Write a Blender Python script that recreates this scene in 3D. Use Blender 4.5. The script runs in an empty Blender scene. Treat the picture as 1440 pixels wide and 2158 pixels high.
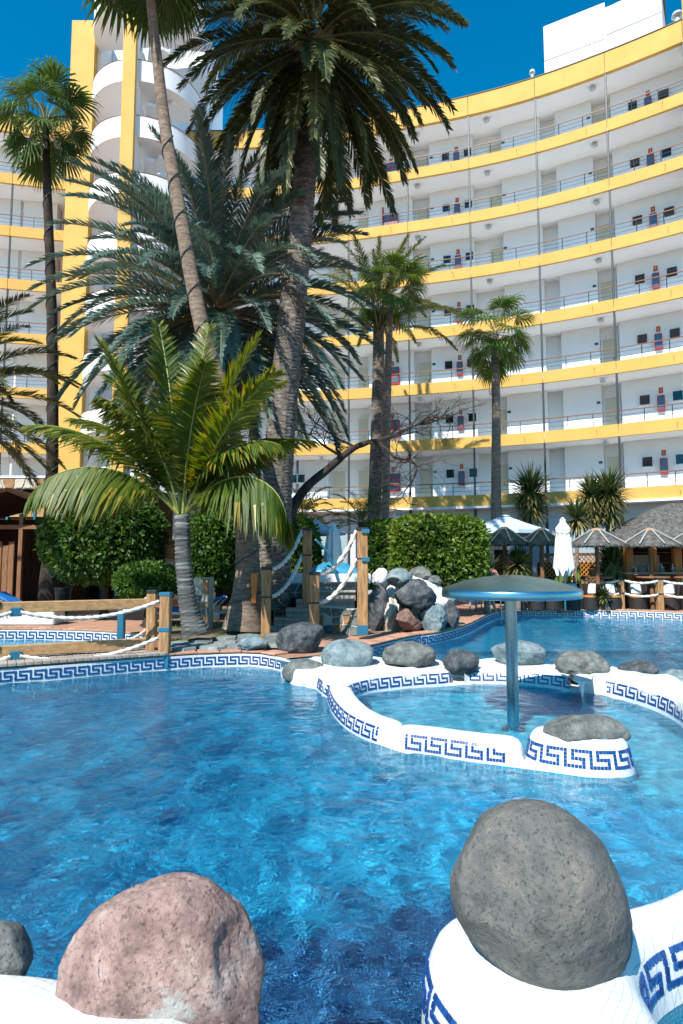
import bpy, bmesh, math, random
from mathutils import Vector, Matrix, noise
from mathutils.geometry import tessellate_polygon
R = math.radians
PI = math.pi
SC = bpy.context.scene
COL = SC.collection

# ------------------------------------------------------------------ camera
F_PX, CX, CY, HOR = 1300.0, 720.0, 1079.0, 1188.0
PITCH = math.atan((HOR - CY) / F_PX)
CAM_Z = 1.7
cam_d = bpy.data.cameras.new('camera')
cam = bpy.data.objects.new('camera', cam_d)
COL.objects.link(cam)
cam.location = (0, 0, CAM_Z)
cam.rotation_euler = (PI / 2 + PITCH, 0, 0)
cam_d.sensor_fit = 'HORIZONTAL'
cam_d.sensor_width = 24.0
cam_d.lens = 24.0 * F_PX / 1440.0
cam_d.clip_start = 0.05
cam_d.clip_end = 3000
SC.camera = cam

# ------------------------------------------------------------------ sky, sun, exposure
SUN_EL, SUN_AZ = R(47), R(30)      # light travels towards +Y, turned SUN_AZ towards +X
world = bpy.data.worlds.new('World')
SC.world = world
world.use_nodes = True
wn = world.node_tree
wn.nodes.clear()
w_out = wn.nodes.new('ShaderNodeOutputWorld')
w_bg = wn.nodes.new('ShaderNodeBackground')
w_sky = wn.nodes.new('ShaderNodeTexSky')
w_sky.sky_type = 'NISHITA'
w_sky.sun_disc = False
w_sky.sun_elevation = SUN_EL
w_sky.sun_rotation = PI + SUN_AZ     # sun stands behind the camera, to the left
w_sky.altitude = 0
w_sky.air_density = 1.0
w_sky.dust_density = 0.0
w_sky.ozone_density = 4.0
w_hsv = wn.nodes.new('ShaderNodeHueSaturation')
w_hsv.inputs['Hue'].default_value = 0.485
w_hsv.inputs['Saturation'].default_value = 1.62
w_hsv.inputs['Value'].default_value = 1.0
w_bg.inputs['Strength'].default_value = 0.125
wn.links.new(w_sky.outputs[0], w_hsv.inputs['Color'])
wn.links.new(w_hsv.outputs[0], w_bg.inputs['Color'])
wn.links.new(w_bg.outputs[0], w_out.inputs['Surface'])

sun_d = bpy.data.lights.new('sun', 'SUN')
sun_d.energy = 4.8
sun_d.angle = R(0.53)
sun_d.color = (1.0, 0.955, 0.88)
sun = bpy.data.objects.new('sun', sun_d)
COL.objects.link(sun)
LDIR = Vector((math.sin(SUN_AZ) * math.cos(SUN_EL), math.cos(SUN_AZ) * math.cos(SUN_EL), -math.sin(SUN_EL)))
sun.rotation_euler = LDIR.to_track_quat('-Z', 'Y').to_euler()
sun.location = (-10, -20, 30)
sun_d.cycles.is_caustics_light = True

SC.view_settings.view_transform = 'Standard'
SC.view_settings.look = 'None'
SC.view_settings.exposure = 0.68
SC.view_settings.gamma = 1.0
SC.view_settings.use_curve_mapping = False
SC.render.engine = 'CYCLES'
SC.cycles.use_denoising = True
SC.cycles.use_adaptive_sampling = True
SC.cycles.adaptive_threshold = 0.02
SC.cycles.max_bounces = 7
SC.cycles.diffuse_bounces = 3
SC.cycles.glossy_bounces = 3
SC.cycles.transmission_bounces = 5
SC.cycles.transparent_max_bounces = 8
SC.cycles.sample_clamp_indirect = 6.0
SC.cycles.caustics_reflective = False
SC.cycles.caustics_refractive = True

# ------------------------------------------------------------------ pixel -> place
_cp, _sp = math.cos(PITCH), math.sin(PITCH)
def ray(px, py):
    a = (px - CX) / F_PX
    b = (CY - py) / F_PX
    return Vector((a, _cp - b * _sp, _sp + b * _cp))
def G(px, py, z=0.0):
    d = ray(px, py)
    t = (z - CAM_Z) / d.z
    return Vector((d.x * t, d.y * t, z))
def A(px, py, Y):
    d = ray(px, py)
    t = Y / d.y
    return Vector((d.x * t, Y, CAM_Z + d.z * t))
def PXM(Y):                                   # metres per photo pixel at depth Y
    return Y / F_PX

# ------------------------------------------------------------------ tagging / building helpers
def tag(o, label=None, cat=None, group=None, kind=None):
    if label: o['label'] = label
    if cat: o['category'] = cat
    if group: o['group'] = group
    if kind: o['kind'] = kind
    return o
def empty(name, loc=(0, 0, 0), rz=0.0):
    o = bpy.data.objects.new(name, None)
    o.empty_display_size = 0.1
    COL.objects.link(o)
    o.location = loc
    o.rotation_euler = (0, 0, rz)
    return o
def link(name, me, parent=None, mat=None, loc=None, rot=None, scale=None):
    o = bpy.data.objects.new(name, me)
    COL.objects.link(o)
    if parent is not None: o.parent = parent
    if loc is not None: o.location = loc
    if rot is not None: o.rotation_euler = rot
    if scale is not None: o.scale = scale
    return o
def copy_tree(o, parent=None):
    c = o.copy()
    COL.objects.link(c)
    if parent is not None: c.parent = parent
    for ch in o.children:
        copy_tree(ch, c)
    return c

class MB:
    """collects simple solids; build() links them as one mesh object"""
    def __init__(s):
        s.v = []; s.f = []; s.m = []; s.mi = 0
    def add(s, vs, fs):
        o = len(s.v)
        s.v.extend([tuple(p) for p in vs])
        for f in fs:
            s.f.append([i + o for i in f]); s.m.append(s.mi)
    def box(s, c, size, M=None):
        hx, hy, hz = size[0] / 2, size[1] / 2, size[2] / 2
        vs = [Vector((x, y, z)) for z in (-hz, hz) for y in (-hy, hy) for x in (-hx, hx)]
        if M is not None: vs = [M @ p for p in vs]
        c = Vector(c)
        s.add([p + c for p in vs], [(0, 2, 3, 1), (4, 5, 7, 6), (0, 1, 5, 4), (2, 6, 7, 3), (0, 4, 6, 2), (1, 3, 7, 5)])
    def bbox(s, c, size, M=None, b=0.01):
        """box with chamfered edges along every side"""
        hx, hy, hz = size[0] / 2, size[1] / 2, size[2] / 2
        b = min(b, hx * .8, hy * .8, hz * .8)
        rings = [(-hz, b), (-hz + b, 0), (hz - b, 0), (hz, b)]
        vs = []
        for z, i in rings:
            x, y, k = hx - i, hy - i, b
            vs += [Vector(p) for p in ((-x + k, -y, z), (x - k, -y, z), (x, -y + k, z), (x, y - k, z), (x - k, y, z), (-x + k, y, z), (-x, y - k, z), (-x, -y + k, z))]
        fs = [list(range(7, -1, -1)), list(range(24, 32))]
        for r in range(3):
            for i in range(8):
                j = (i + 1) % 8
                fs.append((r * 8 + i, r * 8 + j, r * 8 + 8 + j, r * 8 + 8 + i))
        if M is not None: vs = [M @ p for p in vs]
        c = Vector(c)
        s.add([p + c for p in vs], fs)
    def beam(s, a, b, w, h, b2=0.006, up=Vector((0, 0, 1))):
        a, b = Vector(a), Vector(b)
        d = (b - a); L = d.length; d.normalize()
        if abs(d.dot(up)) > .98: up = Vector((0, 1, 0))
        x = d; y = up.cross(x).normalized(); z = x.cross(y)
        M = Matrix((x, y, z)).transposed()
        s.bbox((a + b) / 2, (L, w, h), M, b2)
    def tube(s, path, rad, n=8, cap=True, tw=0.0):
        path = [Vector(p) for p in path]
        if not hasattr(rad, '__len__'): rad = [rad] * len(path)
        vs = []; fs = []
        t0 = (path[1] - path[0]).normalized()
        ref = Vector((0, 0, 1)) if abs(t0.z) < .9 else Vector((1, 0, 0))
        u = (ref - t0 * ref.dot(t0)).normalized()
        for i, p in enumerate(path):
            if i == 0: t = path[1] - path[0]
            elif i == len(path) - 1: t = path[-1] - path[-2]
            else: t = path[i + 1] - path[i - 1]
            t.normalize()
            u = (u - t * u.dot(t)).normalized()
            w = t.cross(u)
            for k in range(n):
                a = 2 * PI * k / n + tw * i
                vs.append(p + (u * math.cos(a) + w * math.sin(a)) * rad[i])
        for i in range(len(path) - 1):
            for k in range(n):
                j = (k + 1) % n
                fs.append((i * n + k, i * n + j, (i + 1) * n + j, (i + 1) * n + k))
        if cap:
            fs.append(list(range(n - 1, -1, -1)))
            fs.append([(len(path) - 1) * n + k for k in range(n)])
        s.add(vs, fs)
    def lathe(s, prof, c=(0, 0, 0), n=32, cap=True):
        c = Vector(c); vs = []; fs = []
        for r, z in prof:
            for k in range(n):
                a = 2 * PI * k / n
                vs.append(c + Vector((r * math.cos(a), r * math.sin(a), z)))
        for i in range(len(prof) - 1):
            for k in range(n):
                j = (k + 1) % n
                fs.append((i * n + k, i * n + j, (i + 1) * n + j, (i + 1) * n + k))
        if cap:
            fs.append(list(range(n - 1, -1, -1)))
            fs.append([(len(prof) - 1) * n + k for k in range(n)])
        s.add(vs, fs)
    def mesh(s, name, mats, smooth=False):
        me = bpy.data.meshes.new(name)
        me.from_pydata(s.v, [], s.f)
        if not isinstance(mats, (list, tuple)): mats = [mats]
        for m in mats: me.materials.append(m)
        if len(mats) > 1: me.polygons.foreach_set('material_index', s.m)
        if smooth: me.polygons.foreach_set('use_smooth', [True] * len(me.polygons))
        me.update()
        return me
    def build(s, name, mats, parent=None, smooth=False, loc=None, rot=None):
        return link(name, s.mesh(name, mats, smooth), parent, loc=loc, rot=rot)

def smooth_angle(o, deg=40):
    me = o.data
    me.polygons.foreach_set('use_smooth', [True] * len(me.polygons))
    try:
        me.set_sharp_from_angle(angle=R(deg))
    except Exception:
        pass
    return o

def catmull(pts, n=6, closed=False):
    pts = [Vector(p) for p in pts]
    out = []
    N = len(pts)
    rng = range(N) if closed else range(N - 1)
    for i in rng:
        if closed:
            p0, p1, p2, p3 = pts[(i - 1) % N], pts[i], pts[(i + 1) % N], pts[(i + 2) % N]
        else:
            p0, p1, p2, p3 = pts[max(i - 1, 0)], pts[i], pts[i + 1], pts[min(i + 2, N - 1)]
        for k in range(n):
            t = k / n
            out.append(0.5 * ((2 * p1) + (p2 - p0) * t + (2 * p0 - 5 * p1 + 4 * p2 - p3) * t * t + (3 * p1 - p0 - 3 * p2 + p3) * t ** 3))
    if not closed: out.append(pts[-1].copy())
    return out
def resample(pts, step, closed=False):
    pts = [Vector(p) for p in pts]
    if closed: pts = pts + [pts[0]]
    L = [0.0]
    for a, b in zip(pts, pts[1:]): L.append(L[-1] + (b - a).length)
    n = max(2, int(round(L[-1] / step)))
    out = []; j = 0
    for k in range(n + (0 if closed else 1)):
        s = L[-1] * k / n
        while j < len(L) - 2 and L[j + 1] < s: j += 1
        d = L[j + 1] - L[j]
        out.append(pts[j].lerp(pts[j + 1], (s - L[j]) / d if d > 1e-9 else 0))
    return out

# ------------------------------------------------------------------ materials
MATS = {}
def nd(nt, typ, **kw):
    n = nt.nodes.new(typ)
    for k, v in kw.items():
        if k in n.inputs: n.inputs[k].default_value = v
        else: setattr(n, k, v)
    return n
def newmat(name, color=(.5, .5, .5), rough=.6, metal=0.0, spec=0.5):
    m = bpy.data.materials.new(name)
    m.use_nodes = True
    nt = m.node_tree
    b = nt.nodes['Principled BSDF']
    b.inputs['Base Color'].default_value = (*color, 1)
    b.inputs['Roughness'].default_value = rough
    b.inputs['Metallic'].default_value = metal
    b.inputs['Specular IOR Level'].default_value = spec
    MATS[name] = m
    return m, nt, b
def ramp(nt, stops, interp='LINEAR'):
    r = nt.nodes.new('ShaderNodeValToRGB')
    r.color_ramp.interpolation = interp
    e = r.color_ramp.elements
    while len(e) < len(stops): e.new(0.5)
    for el, (p, c) in zip(e, stops):
        el.position = p; el.color = (*c, 1)
    return r
def noisy(name, c1, c2, scale=3.0, rough=.7, bump=0.2, bscale=None, detail=6, metal=0.0, spec=.4, stretch=None, c3=None, bdist=.01, coord='Object', per_obj=0.0):
    """two or three tone noise colour + bump"""
    m, nt, b = newmat(name, c1, rough, metal, spec)
    tc = nt.nodes.new('ShaderNodeTexCoord')
    src = tc.outputs[coord]
    if stretch:
        mp = nd(nt, 'ShaderNodeMapping'); mp.inputs['Scale'].default_value = stretch
        nt.links.new(src, mp.inputs['Vector']); src = mp.outputs[0]
    n1 = nd(nt, 'ShaderNodeTexNoise', Scale=scale, Detail=detail, Roughness=.62)
    nt.links.new(src, n1.inputs['Vector'])
    st = [(.3, c1), (.7, c2)] if c3 is None else [(.30, c1), (.5, c3), (.70, c2)]
    r = ramp(nt, st)
    nt.links.new(n1.outputs[0], r.inputs[0])
    colout = r.outputs[0]
    if per_obj:
        oi = nt.nodes.new('ShaderNodeObjectInfo')
        hs = nt.nodes.new('ShaderNodeHueSaturation')
        mr = nd(nt, 'ShaderNodeMapRange'); mr.inputs['To Min'].default_value = 1 - per_obj; mr.inputs['To Max'].default_value = 1 + per_obj
        nt.links.new(oi.outputs['Random'], mr.inputs['Value'])
        nt.links.new(mr.outputs[0], hs.inputs['Value'])
        nt.links.new(colout, hs.inputs['Color'])
        colout = hs.outputs[0]
    nt.links.new(colout, b.inputs['Base Color'])
    if bump:
        n2 = nd(nt, 'ShaderNodeTexNoise', Scale=bscale or scale * 6, Detail=5, Roughness=.65)
        nt.links.new(src, n2.inputs['Vector'])
        bp = nd(nt, 'ShaderNodeBump', Strength=bump, Distance=bdist)
        nt.links.new(n2.outputs[0], bp.inputs['Height'])
        nt.links.new(bp.outputs[0], b.inputs['Normal'])
    return m

# ================================================================== materials: pool
noisy('plaster_white', (.62, .65, .66), (.76, .76, .74), 3.5, .55, .35, 30, c3=(.70, .71, .70), bdist=.006, detail=9)
# the white skin is itself a mosaic: faint joints between white tesserae
nt = MATS['plaster_white'].node_tree; b = nt.nodes['Principled BSDF']
src = b.inputs['Base Color'].links[0].from_socket
tc = nt.nodes.new('ShaderNodeTexCoord'); br = nd(nt, 'ShaderNodeTexBrick'); br.offset = 0.0
for k, v in (('Scale', 1.0), ('Mortar Size', .0011), ('Mortar Smooth', .4), ('Brick Width', .027), ('Row Height', .027), ('Mortar', (.36, .42, .45, 1))): br.inputs[k].default_value = v
mpw = nd(nt, 'ShaderNodeMapping'); mpw.inputs['Rotation'].default_value = (0, 0, .5)
nw = nd(nt, 'ShaderNodeTexNoise', Scale=2.0, Detail=2); avw = nd(nt, 'ShaderNodeVectorMath', operation='SCALE'); avw.inputs['Scale'].default_value = .25; adw = nd(nt, 'ShaderNodeVectorMath', operation='ADD')
nt.links.new(tc.outputs['Object'], nw.inputs['Vector']); nt.links.new(nw.outputs['Color'], avw.inputs[0]); nt.links.new(tc.outputs['Object'], adw.inputs[0]); nt.links.new(avw.outputs[0], adw.inputs[1])
nt.links.new(adw.outputs[0], mpw.inputs[0]); nt.links.new(mpw.outputs[0], br.inputs['Vector'])
nt.links.new(src, br.inputs['Color1']); nt.links.new(src, br.inputs['Color2']); nt.links.new(br.outputs['Color'], b.inputs['Base Color'])
def rock_fancy(name, stops, speck, blotch=None, rust=None, sc=4.0):
    m, nt, b = newmat(name, (.3, .3, .3), .8, 0, .35)
    tc = nt.nodes.new('ShaderNodeTexCoord')
    n1 = nd(nt, 'ShaderNodeTexNoise', Scale=sc, Detail=12, Roughness=.74)
    nt.links.new(tc.outputs['Object'], n1.inputs['Vector'])
    r = ramp(nt, stops); nt.links.new(n1.outputs[0], r.inputs[0])
    n2 = nd(nt, 'ShaderNodeTexNoise', Scale=62.0, Detail=6, Roughness=.75)
    nt.links.new(tc.outputs['Object'], n2.inputs['Vector'])
    r2 = ramp(nt, [(.34, (0, 0, 0)), (.47, (1, 1, 1))]); nt.links.new(n2.outputs[0], r2.inputs[0])
    mx = nd(nt, 'ShaderNodeMix', data_type='RGBA')
    nt.links.new(r2.outputs[0], mx.inputs[0]); mx.inputs[6].default_value = (*speck, 1)
    nt.links.new(r.outputs[0], mx.inputs[7])
    col = mx.outputs[2]
    if blotch:
        n3 = nd(nt, 'ShaderNodeTexNoise', Scale=2.6, Detail=7, Roughness=.75)
        mp = nd(nt, 'ShaderNodeMapping'); mp.inputs['Location'].default_value = (3.1, 1.7, .4)
        nt.links.new(tc.outputs['Object'], mp.inputs[0]); nt.links.new(mp.outputs[0], n3.inputs['Vector'])
        r3 = ramp(nt, [(blotch[1], (0, 0, 0)), (blotch[1] + .07, (.8, .8, .8))]); nt.links.new(n3.outputs[0], r3.inputs[0])
        m2 = nd(nt, 'ShaderNodeMix', data_type='RGBA')
        nt.links.new(r3.outputs[0], m2.inputs[0]); nt.links.new(col, m2.inputs[6]); m2.inputs[7].default_value = (*blotch[0], 1)
        col = m2.outputs[2]
    if rust:
        n6 = nd(nt, 'ShaderNodeTexNoise', Scale=3.4, Detail=8, Roughness=.8); mp = nd(nt, 'ShaderNodeMapping'); mp.inputs['Location'].default_value = (7.7, 2.2, 5.4)
        nt.links.new(tc.outputs['Object'], mp.inputs[0]); nt.links.new(mp.outputs[0], n6.inputs['Vector'])
        r6 = ramp(nt, [(rust[1], (0, 0, 0)), (rust[1] + .05, (.7, .7, .7))]); nt.links.new(n6.outputs[0], r6.inputs[0])
        m6 = nd(nt, 'ShaderNodeMix', data_type='RGBA'); nt.links.new(r6.outputs[0], m6.inputs[0]); nt.links.new(col, m6.inputs[6]); m6.inputs[7].default_value = (*rust[0], 1); col = m6.outputs[2]
    nt.links.new(col, b.inputs['Base Color'])
    v = nd(nt, 'ShaderNodeTexVoronoi', Scale=38.0)
    nt.links.new(tc.outputs['Object'], v.inputs['Vector'])
    rv = ramp(nt, [(0.0, (0, 0, 0)), (.28, (1, 1, 1))]); nt.links.new(v.outputs['Distance'], rv.inputs[0])
    ad = nd(nt, 'ShaderNodeMath', operation='MULTIPLY_ADD'); ad.inputs[1].default_value = .35
    n4 = nd(nt, 'ShaderNodeTexNoise', Scale=24.0, Detail=8, Roughness=.7)
    nt.links.new(tc.outputs['Object'], n4.inputs['Vector'])
    nt.links.new(rv.outputs[0], ad.inputs[0]); nt.links.new(n4.outputs[0], ad.inputs[2])
    bp = nd(nt, 'ShaderNodeBump', Strength=.75, Distance=.014)
    nt.links.new(ad.outputs[0], bp.inputs['Height']); nt.links.new(bp.outputs[0], b.inputs['Normal'])
    return m
rock_fancy('rock_round_grey', [(.32, (.055, .060, .058)), (.46, (.115, .118, .110)), (.56, (.155, .150, .132)), (.70, (.245, .225, .185))], (.035, .037, .036), ((.10, .19, .25), .585), sc=6.0)
rock_fancy('rock_pink', [(.30, (.075, .050, .048)), (.43, (.21, .135, .118)), (.54, (.34, .225, .19)), (.70, (.50, .42, .37))], (.06, .045, .042), ((.40, .40, .37), .53), rust=((.42, .20, .05), .63), sc=6.5)
rock_fancy('rock_grey', [(.30, (.035, .045, .045)), (.48, (.125, .135, .125)), (.70, (.28, .28, .25))], (.03, .036, .036), ((.20, .25, .25), .58), sc=5.0)
rock_fancy('rock_dark', [(.30, (.014, .022, .028)), (.48, (.055, .065, .072)), (.72, (.20, .20, .195))], (.012, .016, .02), ((.16, .16, .17), .60), sc=5.5)
rock_fancy('rock_blue', [(.30, (.045, .085, .10)), (.48, (.15, .21, .225)), (.70, (.33, .38, .37))], (.04, .06, .066), ((.30, .30, .25), .60), sc=5.0)
rock_fancy('rock_red', [(.30, (.065, .035, .03)), (.48, (.17, .10, .08)), (.70, (.30, .19, .155))], (.045, .03, .026), ((.26, .22, .19), .60), sc=5.0)

# mosaic of the basin: 2.5 cm blue tesserae, darker fields, pale grout
def mosaic(name, base, dark, grout=(.30, .62, .74), field=False, pitch=.027, wall=False):
    m, nt, b = newmat(name, base, .35, 0, .5)
    tc = nt.nodes.new('ShaderNodeTexCoord')
    br = nd(nt, 'ShaderNodeTexBrick')
    br.offset = 0.0; br.squash = 1.0
    br.inputs['Scale'].default_value = 1.0
    br.inputs['Mortar Size'].default_value = pitch * .055
    br.inputs['Mortar Smooth'].default_value = .3
    br.inputs['Brick Width'].default_value = pitch
    br.inputs['Row Height'].default_value = pitch
    br.inputs['Mortar'].default_value = (*grout, 1)
    vec = tc.outputs['Object']
    if wall:                                    # courses run level on upright faces
        sx = nt.nodes.new('ShaderNodeSeparateXYZ'); cb = nt.nodes.new('ShaderNodeCombineXYZ'); sm = nd(nt, 'ShaderNodeMath', operation='ADD')
        nt.links.new(vec, sx.inputs[0]); nt.links.new(sx.outputs[0], sm.inputs[0]); nt.links.new(sx.outputs[1], sm.inputs[1])
        nt.links.new(sm.outputs[0], cb.inputs[0]); nt.links.new(sx.outputs[2], cb.inputs[1]); vec = cb.outputs[0]
    nt.links.new(vec, br.inputs['Vector'])
    n = nd(nt, 'ShaderNodeTexNoise', Scale=1.1, Detail=4, Roughness=.55)
    nt.links.new(tc.outputs['Object'], n.inputs['Vector'])
    r = ramp(nt, [(.38, base), (.62, dark)]); nt.links.new(n.outputs[0], r.inputs[0])
    src = r.outputs[0]
    if field:                                   # a field of navy tesserae laid round the near islands
        gm = nd(nt, 'ShaderNodeMapping'); gm.inputs['Location'].default_value = (-.35 / 2.6, -2.9 / 1.5, 0); gm.inputs['Scale'].default_value = (1 / 2.6, 1 / 1.5, 1)
        gr = nd(nt, 'ShaderNodeTexGradient', gradient_type='SPHERICAL')
        nt.links.new(tc.outputs['Object'], gm.inputs[0])
        fl = nd(nt, 'ShaderNodeVectorMath', operation='MULTIPLY'); fl.inputs[1].default_value = (1, 1, 0)
        nt.links.new(gm.outputs[0], fl.inputs[0]); nt.links.new(fl.outputs[0], gr.inputs['Vector'])
        n5 = nd(nt, 'ShaderNodeTexNoise', Scale=2.0, Detail=5); nt.links.new(tc.outputs['Object'], n5.inputs['Vector'])
        ad = nd(nt, 'ShaderNodeMath', operation='MULTIPLY_ADD'); ad.inputs[1].default_value = .9; 
        nt.links.new(n5.outputs[0], ad.inputs[0]); nt.links.new(gr.outputs[1], ad.inputs[2])
        r6 = ramp(nt, [(.62, (0, 0, 0)), (.78, (1, 1, 1))]); nt.links.new(ad.outputs[0], r6.inputs[0])
        mx = nd(nt, 'ShaderNodeMix', data_type='RGBA'); mx.inputs[7].default_value = (.004, .035, .16, 1)
        nt.links.new(r6.outputs[0], mx.inputs[0]); nt.links.new(src, mx.inputs[6]); src = mx.outputs[2]
    hs = nd(nt, 'ShaderNodeHueSaturation', Value=.82)
    nt.links.new(src, hs.inputs['Color'])
    nt.links.new(src, br.inputs['Color1']); nt.links.new(hs.outputs[0], br.inputs['Color2'])
    nt.links.new(br.outputs['Color'], b.inputs['Base Color'])
    return m
mosaic('mosaic_deep', (.005, .37, .62), (.004, .28, .52), (.10, .46, .70), field=True)
mosaic('mosaic_light', (.012, .44, .66), (.010, .36, .58), (.35, .74, .85))
mosaic('mosaic_wall', (.012, .44, .66), (.010, .36, .58), (.35, .74, .85), wall=True)
mosaic('mosaic_shallow', (.02, .34, .58), (.015, .27, .50), (.55, .80, .88))
m, nt, b = newmat('tile_navy', (.010, .055, .24), .22, 0, .5)
oi = nt.nodes.new('ShaderNodeTexCoord'); nn = nd(nt, 'ShaderNodeTexNoise', Scale=45.0, Detail=1)
nt.links.new(oi.outputs['Object'], nn.inputs['Vector'])
rr = ramp(nt, [(.35, (.005, .028, .13)), (.65, (.014, .078, .28))]); nt.links.new(nn.outputs[0], rr.inputs[0]); nt.links.new(rr.outputs[0], b.inputs['Base Color'])
m, nt, b = newmat('tile_navy_piece', (.010, .055, .24), .2, 0, .5)
oi = nt.nodes.new('ShaderNodeObjectInfo')
rr = ramp(nt, [(0, (.005, .028, .13)), (1, (.014, .078, .28))]); nt.links.new(oi.outputs['Random'], rr.inputs[0]); nt.links.new(rr.outputs[0], b.inputs['Base Color'])

# water: one refracting, rippled skin
m = bpy.data.materials.new('pool_water'); m.use_nodes = True; nt = m.node_tree; nt.nodes.clear()
out = nt.nodes.new('ShaderNodeOutputMaterial')
gl = nd(nt, 'ShaderNodeBsdfGlass', Roughness=0.0, IOR=1.30)
gl.inputs['Color'].default_value = (.93, .985, 1, 1)
tc = nt.nodes.new('ShaderNodeTexCoord')
na = nd(nt, 'ShaderNodeTexNoise', Scale=12.0, Detail=3, Roughness=.6, Distortion=.6)
nt.links.new(tc.outputs['Object'], na.inputs['Vector'])
bp = nd(nt, 'ShaderNodeBump', Strength=.5, Distance=.02)
nt.links.new(na.outputs[0], bp.inputs['Height']); nt.links.new(bp.outputs[0], gl.inputs['Normal'])
nt.links.new(gl.outputs[0], out.inputs['Surface'])
MATS['pool_water'] = m

# ================================================================== pool outlines
def outline_px(pts, n=5):
    return catmull([G(*p) for p in pts], n, False)
LEFT_SHORE = outline_px([(-520, 1500), (-260, 1467), (0, 1442), (100, 1434), (200, 1425), (300, 1416), (400, 1408), (460, 1405), (520, 1404), (565, 1408), (605, 1418)], 5)
MID_SHORE = outline_px([(660, 1412), (730, 1400), (800, 1383), (870, 1364), (930, 1354), (985, 1336), (1030, 1312), (1062, 1302), (1100, 1297)], 5)
FAR_SHORE = outline_px([(1100, 1297), (1160, 1297), (1250, 1300), (1350, 1303), (1440, 1307), (1600, 1315), (1760, 1327)], 5)
POOL = LEFT_SHORE + MID_SHORE + FAR_SHORE[1:] + [Vector((14.5, 8, 0)), Vector((13, 1.0, 0)), Vector((-11, 1.0, 0))]
POOL = [Vector((p.x, p.y, 0)) for p in POOL]
KIDS = [Vector((-7.6 + 3.75 * math.cos(a), 12.15 + 1.95 * math.sin(a), 0)) for a in [2 * PI * k / 72 for k in range(72)]]
GZ = 0.22                                       # terrace level above the water

def tess(polys, z, name, mat, zf=None):
    loops = [[Vector((p.x, p.y, 0)) for p in poly] for poly in polys]
    tris = tessellate_polygon(loops)
    flat = [p for l in loops for p in l]
    vs = [(p.x, p.y, z) for p in flat]
    fs = []
    for t in tris:
        a, b_, c = [flat[i] for i in t]
        if (b_ - a).cross(c - a).z < 0: t = (t[0], t[2], t[1])
        fs.append(tuple(t))
    mb = MB(); mb.add(vs, fs)
    return mb.build(name, mat)

def tex_wave(x, y):
    p = Vector((x, y, 0))
    h = 0.0
    h += .010 * noise.noise(Vector((x * 1.1, y * 1.3, 0.3)))
    h += .0075 * noise.noise(Vector((x * 3.4 + 4, y * 4.2, 1.7)))
    h += .0100 * noise.noise(Vector((x * 6.4, y * 8.2 + 2, 5.1)))
    h += .0036 * noise.noise(Vector((x * 12.5, y * 15 + 2, 8.1)))
    return h
def water_sheet(name, x0, x1, y0, y1, step, inside):
    nx = int((x1 - x0) / step); ny = int((y1 - y0) / step)
    idx = {}; vs = []; fs = []
    def vid(i, j):
        k = (i, j)
        if k not in idx:
            x, y = x0 + i * step, y0 + j * step
            idx[k] = len(vs); vs.append((x, y, tex_wave(x, y)))
        return idx[k]
    for j in range(ny):
        for i in range(nx):
            if inside(x0 + (i + .5) * step, y0 + (j + .5) * step):
                fs.append((vid(i, j), vid(i + 1, j), vid(i + 1, j + 1), vid(i, j + 1)))
    mb = MB(); mb.v = vs; mb.f = fs; mb.m = [0] * len(fs)
    o = mb.build(name, MATS['pool_water'], smooth=True)
    o['kind'] = 'structure'
    o.cycles.is_caustics_caster = True
    return o
def in_poly(poly):
    P = [(p.x, p.y) for p in poly]
    def f(x, y):
        c = False; j = len(P) - 1
        for i in range(len(P)):
            xi, yi = P[i]; xj, yj = P[j]
            if (yi > y) != (yj > y) and x < (xj - xi) * (y - yi) / (yj - yi) + xi: c = not c
            j = i
        return c
    return f
# a shore wall hides the saw-toothed rim of the sheet, so let the sheet run a little under the walls
def grow(poly, d):
    n = len(poly); out = []
    for i in range(n):
        a, b_, c = poly[i - 1], poly[i], poly[(i + 1) % n]
        t = (c - a); nrm = Vector((t.y, -t.x, 0))
        if nrm.length < 1e-9: out.append(b_.copy()); continue
        out.append(b_ + nrm.normalized() * d)
    return out
def ccw(poly):
    s = sum(a.x * b_.y - b_.x * a.y for a, b_ in zip(poly, poly[1:] + poly[:1]))
    return poly if s > 0 else poly[::-1]
POOL = ccw(POOL); KIDS = ccw(KIDS)
pool_grown = grow(POOL, .1); kids_grown = grow(KIDS, .1)
pool_test = in_poly(pool_grown)
water = water_sheet('pool_water', -9, 10, 1.0, 12.6, .036, pool_test)
water_far = water_sheet('pool_water', -1, 14, 12.6, 21.5, .075, pool_test)
water_kids = water_sheet('pool_water', -11.6, -3.6, 9.9, 14.4, .09, in_poly(kids_grown))

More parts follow.
